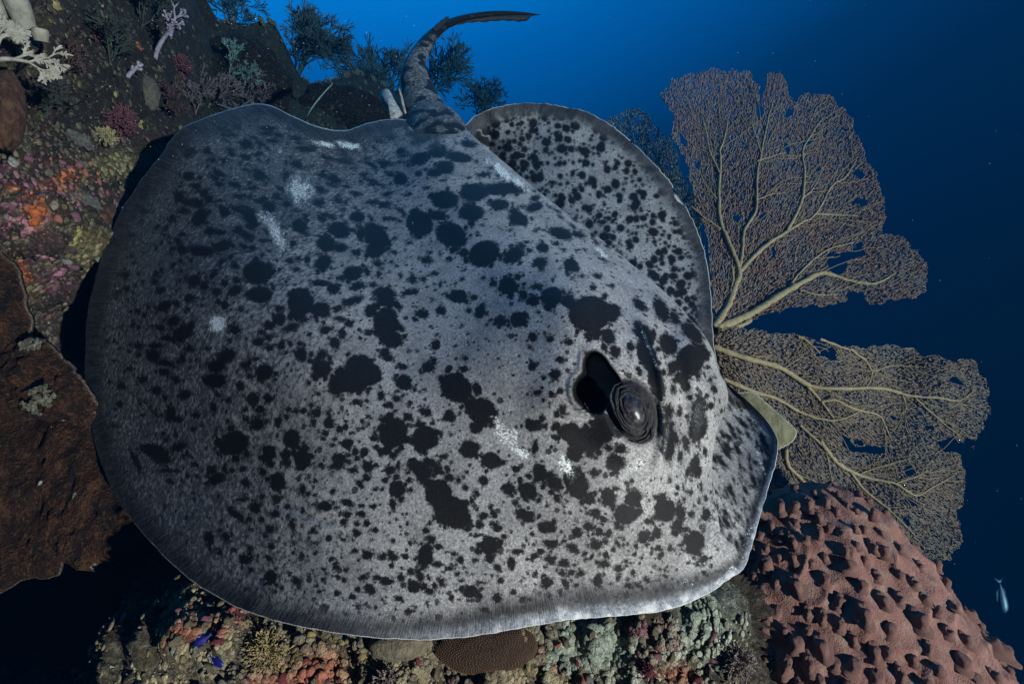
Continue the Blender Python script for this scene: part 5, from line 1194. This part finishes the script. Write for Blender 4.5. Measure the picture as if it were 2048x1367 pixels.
M_DIMR = simple_mat('dim_red_bush_coral', (.045, .022, .020), (.095, .05, .045), 60, .85, .3)
colony('gorgonian', 130, 150, 'dim brown bushy gorgonian right of the white soft coral', 'gorgonian', M_DIMR, 46, (.5, -.7), 51, levels=3, kids=(3, 4), spread=.65, ratio=.6, r0=2, rminpx=.75, sides=3, stems=4)
colony('gorgonian', 100, 235, 'dim olive bushy gorgonian above the pink crusts', 'gorgonian', M_DIMB, 44, (.6, -.6), 52, levels=3, kids=(3, 4), spread=.65, ratio=.6, r0=2, rminpx=.75, sides=3, stems=4)
colony('gorgonian', 225, 120, 'dark bushy gorgonian left of the short lavender twig', 'gorgonian', M_DIMB, 48, (.3, -.8), 53, levels=3, kids=(3, 4), spread=.6, ratio=.62, r0=2, rminpx=.75, sides=3, stems=4)
colony('gorgonian', 290, 50, 'dark bushy gorgonian at the top of the wall beside the lavender tree', 'gorgonian', M_DIMB, 50, (.2, -.8), 54, levels=3, kids=(3, 4), spread=.6, ratio=.62, r0=2, rminpx=.75, sides=3, stems=4)
colony('gorgonian', 335, 215, 'dim reddish bushy gorgonian between the yellow sponge and the wing', 'gorgonian', M_DIMR, 40, (.4, -.7), 55, levels=3, kids=(3, 4), spread=.65, ratio=.6, r0=2, rminpx=.75, sides=3, stems=4)
# black coral bushes against the blue
colony('black_coral', 590, 165, 'big bushy black coral tree spreading against the blue at the top', 'black coral', M_BLACKC, 70, (.45, -.80), 41, d=6.4, levels=4, kids=(3, 4), spread=.45, ratio=.64, r0=2.2, rminpx=.65, sides=3, stems=5)
colony('black_coral', 470, 62, 'hazy black coral bush on top of the reef boulder', 'black coral', M_BLACKC, 46, (.1, -.9), 42, d=7.5, levels=3, kids=(3, 5), spread=.7, ratio=.66, r0=2, rminpx=.7, sides=3, stems=5)
colony('black_coral', 790, 215, 'hazy black coral bush left of the tail', 'black coral', M_BLACKC, 55, (-.05, -.9), 43, d=8.0, levels=3, kids=(3, 5), spread=.6, ratio=.66, r0=2, rminpx=.7, sides=3, stems=5)
colony('black_coral', 855, 200, 'hazy black coral bush just right of the curving tail', 'black coral', M_BLACKC, 55, (.25, -.9), 44, d=8.6, levels=3, kids=(3, 5), spread=.6, ratio=.66, r0=2, rminpx=.7, sides=3, stems=5)
colony('black_coral', 960, 235, 'faintest black coral bush far off between tail and far wing', 'black coral', M_BLACKC, 40, (.3, -.9), 45, d=9.5, levels=3, kids=(3, 5), spread=.8, ratio=.66, r0=2, rminpx=.7, sides=3, stems=5)
colony('black_coral', 735, 205, 'low dark black coral tuft on the far reef left of the tail', 'black coral', M_BLACKC, 45, (.1, -.9), 46, d=7.0, levels=3, kids=(3, 5), spread=.7, ratio=.66, r0=2, rminpx=.7, sides=3, stems=5)
# whip coral
wp = catmull([(604, 255), (620, 222), (640, 195), (655, 178), (664, 168), (660, 160), (668, 150), (674, 158)], 60)
V, F = polytube(unproj(wp[:, 0], wp[:, 1], np.linspace(2.6, 2.9, 60)), np.linspace(1.6, 1.0, 60) * 2.7 / FPX, 6)
tag(obj('whip_coral', V, F, M_TEALG), 'thin pale whip coral with a curled tip behind the wing', 'whip coral')

# left slope growth
lump('cup_sponge', 185, 432, 30, M_BROWN, 'smooth brown cup sponge close to the wing margin', 'sponge', seed=11, squash=(1.1, .9, .9), amp=.15)
lump('sponge', 228, 432, 22, M_BROWN, 'reddish brown sponge lump touching the wing margin', 'sponge', seed=12, squash=(.9, 1.2, .8), amp=.2)
crust('sponge', 78, 425, 26, 36, M_ORANGE, 'bright orange sponge crust on the left slope', 'sponge', 46, 3, 8, 13)
crust('sponge', 160, 490, 22, 36, M_YELLOW, 'pale yellow sponge under the brown cup sponge', 'sponge', 50, 3, 8, 14)
lump('sponge', 165, 285, 20, M_DULL, 'bluish grey fan shaped sponge blade on the slope', 'sponge', seed=15, squash=(1.3, .6, .4), amp=.6, freq=2.6, ang=35)
lump('coral_branch', 170, 395, 24, M_DULL, 'grey dead coral finger pointing down left below orange crust', 'coral finger', seed=16, squash=(1.5, .5, .45), amp=.6, freq=2.8, ang=42)
crust('sponge', 62, 42, 22, 28, M_SALMON, 'reddish sponge between the pale tube sponges', 'sponge', 40, 4, 9, 17)
crust('sponge', 118, 9, 13, 11, M_YELLOW, 'small yellow green sponge at the top of the wall', 'sponge', 24, 3, 6, 18)
crust('sponge', 238, 185, 13, 8, M_YELLOW, 'small yellow green sponge beside the dark hollow', 'sponge', 22, 3, 6, 19)
crust('sponge', 285, 92, 13, 12, M_ORANGE, 'orange yellow sponge knob at the foot of the lavender tree', 'sponge', 24, 3, 6, 20)
crust('coralline_crust', 30, 450, 42, 34, M_PINKC, 'pinkish coralline crust near the left edge beside the orange crust', 'coralline crust', 60, 2.5, 7, 21)
crust('coralline_crust', 205, 408, 22, 12, M_PINKC, 'bright pink coralline patch touching the wing above the brown cup', 'coralline crust', 30, 2, 5, 121)
crust('coralline_crust', 85, 520, 36, 24, M_PINKC, 'pink coralline crust above the dark hollow', 'coralline crust', 45, 2.5, 6, 122)
crust('sponge', 35, 300, 34, 30, M_GREY, 'grey knobbly sponge hump at the left edge', 'sponge', 60, 4, 9, 22)
lump('sponge', 300, 185, 26, M_DKROCK, 'dark hanging rock knob with pale spots near the gorgonian', 'rock', seed=23, squash=(.8, 1.4, .8), amp=.3)
crust('sponge', 288, 245, 12, 8, M_YELLOW, 'tiny yellow sponge right of the maroon soft coral', 'sponge', 18, 2.5, 5, 24)
lump('reef_boulder', 480, 150, 92, M_REEF, 'dark rounded reef boulder below the black coral tree', 'boulder', seed=25, squash=(1.05, 1.05, .8), amp=.30, freq=1.7, sub=5)
lump('reef_boulder', 690, 215, 70, M_REEF, 'low dark reef boulder behind the ray left of its tail', 'boulder', seed=26, squash=(1.5, .65, .8), amp=.35, freq=1.9, sub=5)
# bottom growth
def dome(px, py, rpx, seed):
    p, n, dd = reef_at(px, py); k = dd / FPX; root = thing('honeycomb_coral', p, 'dark brown dome coral dotted with pale orange polyps under the ray edge', 'dome coral')
    V, F = ico(5); V = V * (1 + .10 * fbm(V * 1.8 + seed, 3))[:, None]; x, y, z = frame(n * .4 + AX_B * .6); sq = np.array([1.5, .75, .55])
    W = p + ((V * sq)[:, :1] * x + (V * sq)[:, 1:2] * y + (V * sq)[:, 2:] * z) * rpx * k - z * rpx * k * .25
    obj('body', W, F, simple_mat('dome_coral_skin', (.014, .008, .006), (.035, .018, .012), 150, .8, .8, .003), root)
    N_ = 2600; i = np.arange(N_) + .5; ph = np.arccos(1 - 2 * i / N_); th = math.pi * (1 + 5 ** .5) * i
    U = np.stack([np.cos(th) * np.sin(ph), np.sin(th) * np.sin(ph), np.cos(ph)], 1); U = U[U[:, 2] > -.1]
    U = U * (1 + .10 * fbm(U * 1.8 + seed, 3))[:, None]; C_ = p + ((U * sq)[:, :1] * x + (U * sq)[:, 1:2] * y + (U * sq)[:, 2:] * z) * rpx * k - z * rpx * k * .25
    iv, jf = ico(1); V2 = (C_[:, None] + iv[None] * 1.15 * k).reshape(-1, 3); F2 = (jf[None] + (np.arange(len(C_)) * len(iv))[:, None, None]).reshape(-1, 3)
    tag(obj('polyps', V2, F2, simple_mat('polyp_tan', (.09, .045, .02), (.17, .09, .04), 80, .7, .2), root), kind='stuff')
dome(975, 1296, 68, 3)
lump('sponge', 800, 1292, 40, M_TAN, 'smooth tan sponge tucked under the front edge of the wing', 'sponge', seed=31, squash=(1.5, .7, .6), amp=.12)
crust('sponge', 1185, 1290, 84, 52, M_GREENW, 'large pale green encrusting sponge below the middle of the wing edge', 'sponge', 300, 5, 13, 32)
crust('sponge', 1405, 1225, 48, 56, M_GREENW, 'pale green crusted rock between wing corner and red barrel sponge', 'sponge', 240, 4, 11, 33)
crust('sponge', 635, 1340, 56, 24, M_SALMON, 'brick orange sponge mound at the bottom edge', 'sponge', 90, 4, 10, 34)
crust('sponge', 425, 1262, 36, 12, M_SALMON, 'orange brown sponge behind the two blue fish', 'sponge', 40, 3, 7, 35)
crust('sponge', 1295, 1340, 26, 16, M_MAROON, 'dark red sponge near the bottom right rubble', 'sponge', 40, 3, 8, 36)
crust('sponge', 1290, 1265, 34, 26, M_PINKC, 'tangled pink crust under the wing edge right of the pale green sponge', 'sponge', 60, 2.5, 7, 136)
crust('sponge', 380, 1200, 16, 24, M_MAROON, 'wine red sponge beside the dark gap under the wing', 'sponge', 34, 3, 7, 37)
crust('sponge', 1090, 1345, 26, 18, M_OLIVE, 'olive algae patch at the bottom edge', 'algae', 50, 2, 5, 38)
crust('sponge', 720, 1330, 40, 22, M_CREAM, 'cream encrusting growth right of the brick orange sponge', 'sponge', 90, 2.5, 7, 39)
crust('sponge', 440, 1190, 34, 26, M_CREAM, 'cream encrusting growth on the rock under the wing at lower left', 'sponge', 100, 2.5, 7, 139)
crust('sponge', 350, 1290, 50, 36, M_CREAM, 'speckled cream growth beside the two blue fish', 'sponge', 130, 2.5, 7, 140)
ball(540, 1290, 44, M_HYD, 'fine tan hydroid bush under the wing edge', 41, 170)
ball(1465, 1318, 36, M_HYDG, 'grey brown feather hydroid at the foot of the red barrel sponge', 42, 150)
ball(1290, 1330, 16, M_PINKS, 'tiny dark red hydroid tuft in the bottom rubble', 43, 80)
ball(770, 1350, 24, M_HYDG, 'small pale hydroid tuft at the bottom edge below the tan sponge', 44, 90)

# --- stones: loose rubble pieces that can be told apart, parts of the reef
SHP = []
for k in range(10):
    V, F = lump_geo(60 + k, 2, .95, 2.0, (1, .8, .5)); SHP.append((V, F))
PAL = [(M_CREAM, .38), (M_GREENW, .14), (M_PINKC, .12), (M_MAROON, .08), (M_GREY, .14), (M_DKROCK, .08), (M_SALMON, .03), (M_ORANGE, .02), (M_YELLOW, .04)]
ST = {}
def stone_mesh(k, m):
    if (k, m.name) not in ST:
        me = make_mesh('stone', *SHP[k]); me.materials.append(m); ST[(k, m.name)] = me
    return ST[(k, m.name)]
rs = np.random.default_rng(77); cnt = 0
mats = [m for m, _ in PAL]; pr = np.array([w for _, w in PAL]); pr /= pr.sum()
def put_stone(px, py, rpx, m=None):
    p, n, dd = reef_at(px, py); k = dd / FPX * rpx
    o = bpy.data.objects.new('stone', stone_mesh(rs.integers(10), m or mats[rs.choice(len(mats), p=pr)])); COL.objects.link(o); o.parent = reef
    from mathutils import Euler
    o.matrix_basis = Matrix.Translation(Vector(p - n * k * .1 - np.array(reef.location))) @ Euler(rs.uniform(0, 6.28, 3)).to_matrix().to_4x4() @ Matrix.Diagonal((k, k, k, 1))
for _ in range(130):
    x = rs.uniform(320, 1470); y = 1275 + (x < 600) * -(600 - x) * .28 + rs.uniform(-20, 110)
    put_stone(x, min(y, 1362), rs.uniform(6, 15))
for _ in range(34):
    put_stone(rs.uniform(0, 225), rs.uniform(285, 600), rs.uniform(5, 12), mats[rs.choice([2, 2, 3, 4, 5, 5, 0, 6])])
for _ in range(25):
    put_stone(rs.uniform(0, 200), rs.uniform(690, 800), rs.uniform(5, 11), mats[rs.choice([0, 4, 5, 1])])

# --- rubble too small to count
def rubble(n, sampler, rlo, rhi, name, pal, seed):
    """low nodules grown onto the rock, and some loose crumbs between them"""
    rs = np.random.default_rng(seed); i1, f1 = ico(1); i2, f2 = ico(2); Vs, Cs, Fs, off = [], [], [], 0
    nz = 1 + .30 * np.stack([fbm(i2 * 1.6 + 7.7 * k, 3) for k in range(24)])
    for _ in range(n):
        x, y = sampler(rs)
        i = _kd.find((x, y, 0))[1]; p, nn, dd = _flatP[i], _flatN[i], _dep[i]
        zcol = ZC.reshape(-1, 3)[i]; k = dd / FPX
        if rs.random() < .55:      # nodule: flat, aligned with the rock, colour of its patch
            r = np.exp(rs.uniform(math.log(rlo * 1.5), math.log(rhi * 1.5))) * k
            ax = rs.normal(size=3); ax -= nn * (ax @ nn); ax /= np.linalg.norm(ax) + 1e-9; ay = np.cross(nn, ax)
            v = i2 * nz[rs.integers(24)][:, None]
            V = p + (v[:, :1] * ax * rs.uniform(.9, 1.7) + v[:, 1:2] * ay + v[:, 2:] * nn * rs.uniform(.35, .7)) * r
            c = zcol * rs.uniform(.75, 1.3) + .06 * np.array(pal[rs.integers(len(pal))]); vv_, ff_ = V, f2
        else:
            r = np.exp(rs.uniform(math.log(rlo), math.log(rhi * .75))) * k
            Q, _r2 = np.linalg.qr(rs.normal(size=(3, 3)))
            v = i1 * (1 + .5 * rs.normal(size=(len(i1), 1))) * np.array([1, rs.uniform(.5, 1), rs.uniform(.4, .9)])
            vv_, ff_ = p + nn * r * .2 + (v @ Q.T) * r, f1
            mixw = .8 if rs.random() < .8 else .3
            c = (zcol * mixw + np.array(pal[rs.integers(len(pal))]) * (1 - mixw)) * rs.uniform(.6, 1.3)
        Vs.append(vv_); Cs.append(np.repeat(c[None], len(vv_), 0)); Fs.append(ff_ + off); off += len(vv_)
    return tag(obj(name, np.concatenate(Vs), np.concatenate(Fs), M_RUB, cols={'zone': np.clip(np.concatenate(Cs), 0, .9)}), kind='stuff')
t = NT('fine_rubble'); zc = t.attr('zone', True); nz = t.noise(260, 3, .6)
nz2 = t.noise(80, 4, .65)
M_RUB = t.done(t.mix(t.ss(nz2, .42, .66, 0, .6), t.mix(t.ss(nz, .35, .65, 0, .7), zc, t.mix(.6, zc, (.03, .022, .02))), t.mix(.5, zc, (.34, .29, .20))), .9, t.bump(t.math('ADD', nz, nz2), 1.0, .006), .12)
pal_b = [(.42, .37, .26), (.50, .45, .35), (.30, .25, .16), (.24, .20, .13), (.16, .045, .05), (.12, .09, .07), (.05, .04, .04), (.32, .36, .28), (.30, .13, .06), (.18, .14, .08), (.30, .26, .13), (.36, .24, .24)]
def samp_bottom(rs):
    x = rs.uniform(150, 1500); lo = 1230 - max(0, 600 - x) * .35 * (x > 300)
    return x, rs.uniform(lo, 1390)
r1 = rubble(4300, samp_bottom, 1.8, 6.0, 'fine_rubble', pal_b, 3); tag(r1, 'fine speckled coral rubble covering the reef under the ray', 'rubble')
pal_l = [(.30, .24, .15), (.40, .14, .22), (.50, .22, .28), (.18, .04, .06), (.46, .13, .04), (.08, .06, .05), (.04, .035, .035), (.30, .26, .12), (.40, .36, .28), (.12, .10, .08)]
r2 = rubble(2800, lambda rs: (rs.uniform(-20, 260), rs.uniform(250, 700) if rs.random() < .7 else rs.uniform(0, 820)), 1.6, 5.0, 'fine_rubble', pal_l, 4); tag(r2, 'fine pink and brown growth speckling the left reef slope', 'rubble')
pal_f = [(.05, .05, .035), (.03, .035, .025), (.09, .085, .06), (.12, .05, .05), (.03, .03, .03), (.10, .09, .05)]
r3 = rubble(900, lambda rs: (rs.uniform(80, 860), rs.uniform(0, 420)), 1.6, 5.0, 'fine_rubble', pal_f, 5); tag(r3, 'fine dark growth speckling the far reef behind the wing', 'rubble')

# small orange sea squirts
iv, jf = ico(2)
sq_mesh = make_mesh('sea_squirt', iv * np.array([.8, .8, 1.15]) * (1 + .12 * fbm(iv * 2, 2))[:, None], jf); sq_mesh.materials.append(M_SALMON)
for (x, y) in [(150, 345), (158, 352), (164, 345), (170, 338), (196, 348), (200, 374), (112, 358), (104, 320), (120, 316), (192, 362), (145, 366), (176, 362), (180, 318)]:
    p, n, dd = reef_at(x, y); k = dd / FPX * rs.uniform(2.4, 4.4)
    o = bpy.data.objects.new('sea_squirt', sq_mesh); COL.objects.link(o)
    o.matrix_basis = Matrix.Translation(Vector(p + n * k * .5)) @ Matrix.Diagonal((k, k, k, 1))
    tag(o, 'tiny salmon pink sea squirt in the cluster on the left slope', 'sea squirt', 'salmon sea squirts on the left slope')

# ================================================================== fishes
def fish(name, px, py, d, Lpx, head_px, mat, finmat, label, group=None, deep=.30, flat=.45):
    """head_px: direction of the head in the picture"""
    k = d / FPX; L = Lpx * k; p = unproj(px, py, d)
    hx = head_px[0] * AX_R - head_px[1] * AX_U + .15 * AX_B; hx /= np.linalg.norm(hx)
    sd = np.cross(hx, AX_B); sd /= np.linalg.norm(sd); th = np.cross(hx, sd)
    root = thing(name, p, label, 'fish', group)
    f = np.linspace(0, 1, 22); prof = np.sin(np.clip(f, 0, 1) ** .62 * math.pi) ** .85 * .5 * deep + .012
    a = np.arange(16) * 2 * math.pi / 16
    ctr_ = p + hx * ((.5 - f) * L)[:, None]
    G = ctr_[None] + (np.cos(a)[:, None, None] * sd + np.sin(a)[:, None, None] * th * flat) * (prof * L)[None, :, None]
    obj('body', G.reshape(-1, 3), grid_faces(16, 22, True), mat, root)
    def fin(nm, pts):
        P = np.array([p + hx * (u * L) + sd * (v * L) for u, v in pts]); n_ = len(P)
        V = np.concatenate([P + th * .004 * L, P - th * .004 * L]); c = len(V)
        tri = [[0, i, i + 1] for i in range(1, n_ - 1)]; tri += [[n_, n_ + i + 1, n_ + i] for i in range(1, n_ - 1)]
        side = [[i, (i + 1) % n_, n_ + (i + 1) % n_, n_ + i] for i in range(n_)]
        obj(nm, V, [np.array(tri), np.array(side)], finmat, root, smoothed=False)
    fin('tail_fin', [(-.46, 0), (-.52, .05), (-.70, .17), (-.62, .02), (-.62, -.02), (-.70, -.17), (-.52, -.05)])
    fin('dorsal_fin', [(.22, deep * .46), (.05, deep * .72), (-.2, deep * .62), (-.34, deep * .25), (0, deep * .4)])
    fin('anal_fin', [(.0, -deep * .45), (-.15, -deep * .70), (-.32, -deep * .42), (-.34, -deep * .22), (-.1, -deep * .4)])
    return root
M_FISHB = simple_mat('blue_fish', (.003, .004, .06), (.008, .010, .14), 60, .4, .2, spec=.5)
M_FISHF = simple_mat('far_fish', (.02, .055, .10), (.035, .085, .14), 40, .4, .2, spec=.5)
fish('reef_fish', 404, 1279, .92, 34, (-.8, .45), M_FISHB, M_FISHB, 'upper of two tiny deep blue fish below the wing', 'tiny blue fish', .46)
fish('reef_fish', 434, 1322, .90, 32, (.75, .45), M_FISHB, M_FISHB, 'lower of two tiny deep blue fish below the wing', 'tiny blue fish', .44)
fish('reef_fish', 2005, 1195, 6.5, 56, (.06, .99), M_FISHF, M_FISHF, 'distant blue fish swimming down in the dark water at right', None, .30)

# ================================================================== drifting particles in the water
rs = np.random.default_rng(99); iv, jf = ico(1); n = 280; px = rs.uniform(0, 2048, n); py = rs.uniform(0, 1367, n); d = rs.uniform(.55, 2.6, n)
px[:150] = rs.uniform(150, 900, 150); py[:150] = rs.uniform(20, 480, 150)
inside = d < 10
W = unproj(px, py, d); r = rs.uniform(.3, .8, n) * d / FPX
V = (W[:, None] + iv[None] * r[:, None, None]).reshape(-1, 3); F = (jf[None] + (np.arange(n) * len(iv))[:, None, None]).reshape(-1, 3)
tag(obj('drifting_specks', V, F, simple_mat('speck', (.5, .5, .5), (.7, .7, .7), 50, .8, 0)), 'pale specks drifting in the water', 'specks', kind='stuff')

# ================================================================== the water itself, as haze
lo = RPfull.reshape(-1, 3).min(0); hi = RPfull.reshape(-1, 3).max(0)
x0, y0, z0 = min(lo[0], -3.2) - .4, min(lo[1], -.2) - .25, lo[2] - 1; x1, y1, z1 = 8, max(hi[1], 10.5) + .5, max(hi[2], CAM[2]) + .5
print('haze', x0, y0, z0, x1, y1, z1)
V = np.array([(x, y, z) for x in (x0, x1) for y in (y0, y1) for z in (z0, z1)], float)
Fh = np.array([[0, 1, 3, 2], [4, 6, 7, 5], [0, 4, 5, 1], [2, 3, 7, 6], [0, 2, 6, 4], [1, 5, 7, 3]])
hm = bpy.data.materials.new('sea_water'); hm.use_nodes = True
hn = hm.node_tree.nodes; hn.clear(); ho = hn.new('ShaderNodeOutputMaterial'); hv = hn.new('ShaderNodeVolumePrincipled')
hv.inputs['Color'].default_value = (.001, .016, .042, 1); hv.inputs['Density'].default_value = .12; hv.inputs['Anisotropy'].default_value = 0.0
hv.inputs['Absorption Color'].default_value = (.0, .20, .45, 1)
hm.node_tree.links.new(hv.outputs[0], ho.inputs['Volume'])
haze = obj('haze', V, Fh, hm, base=(0, 0, 0), smoothed=False); tag(haze, kind='stuff')
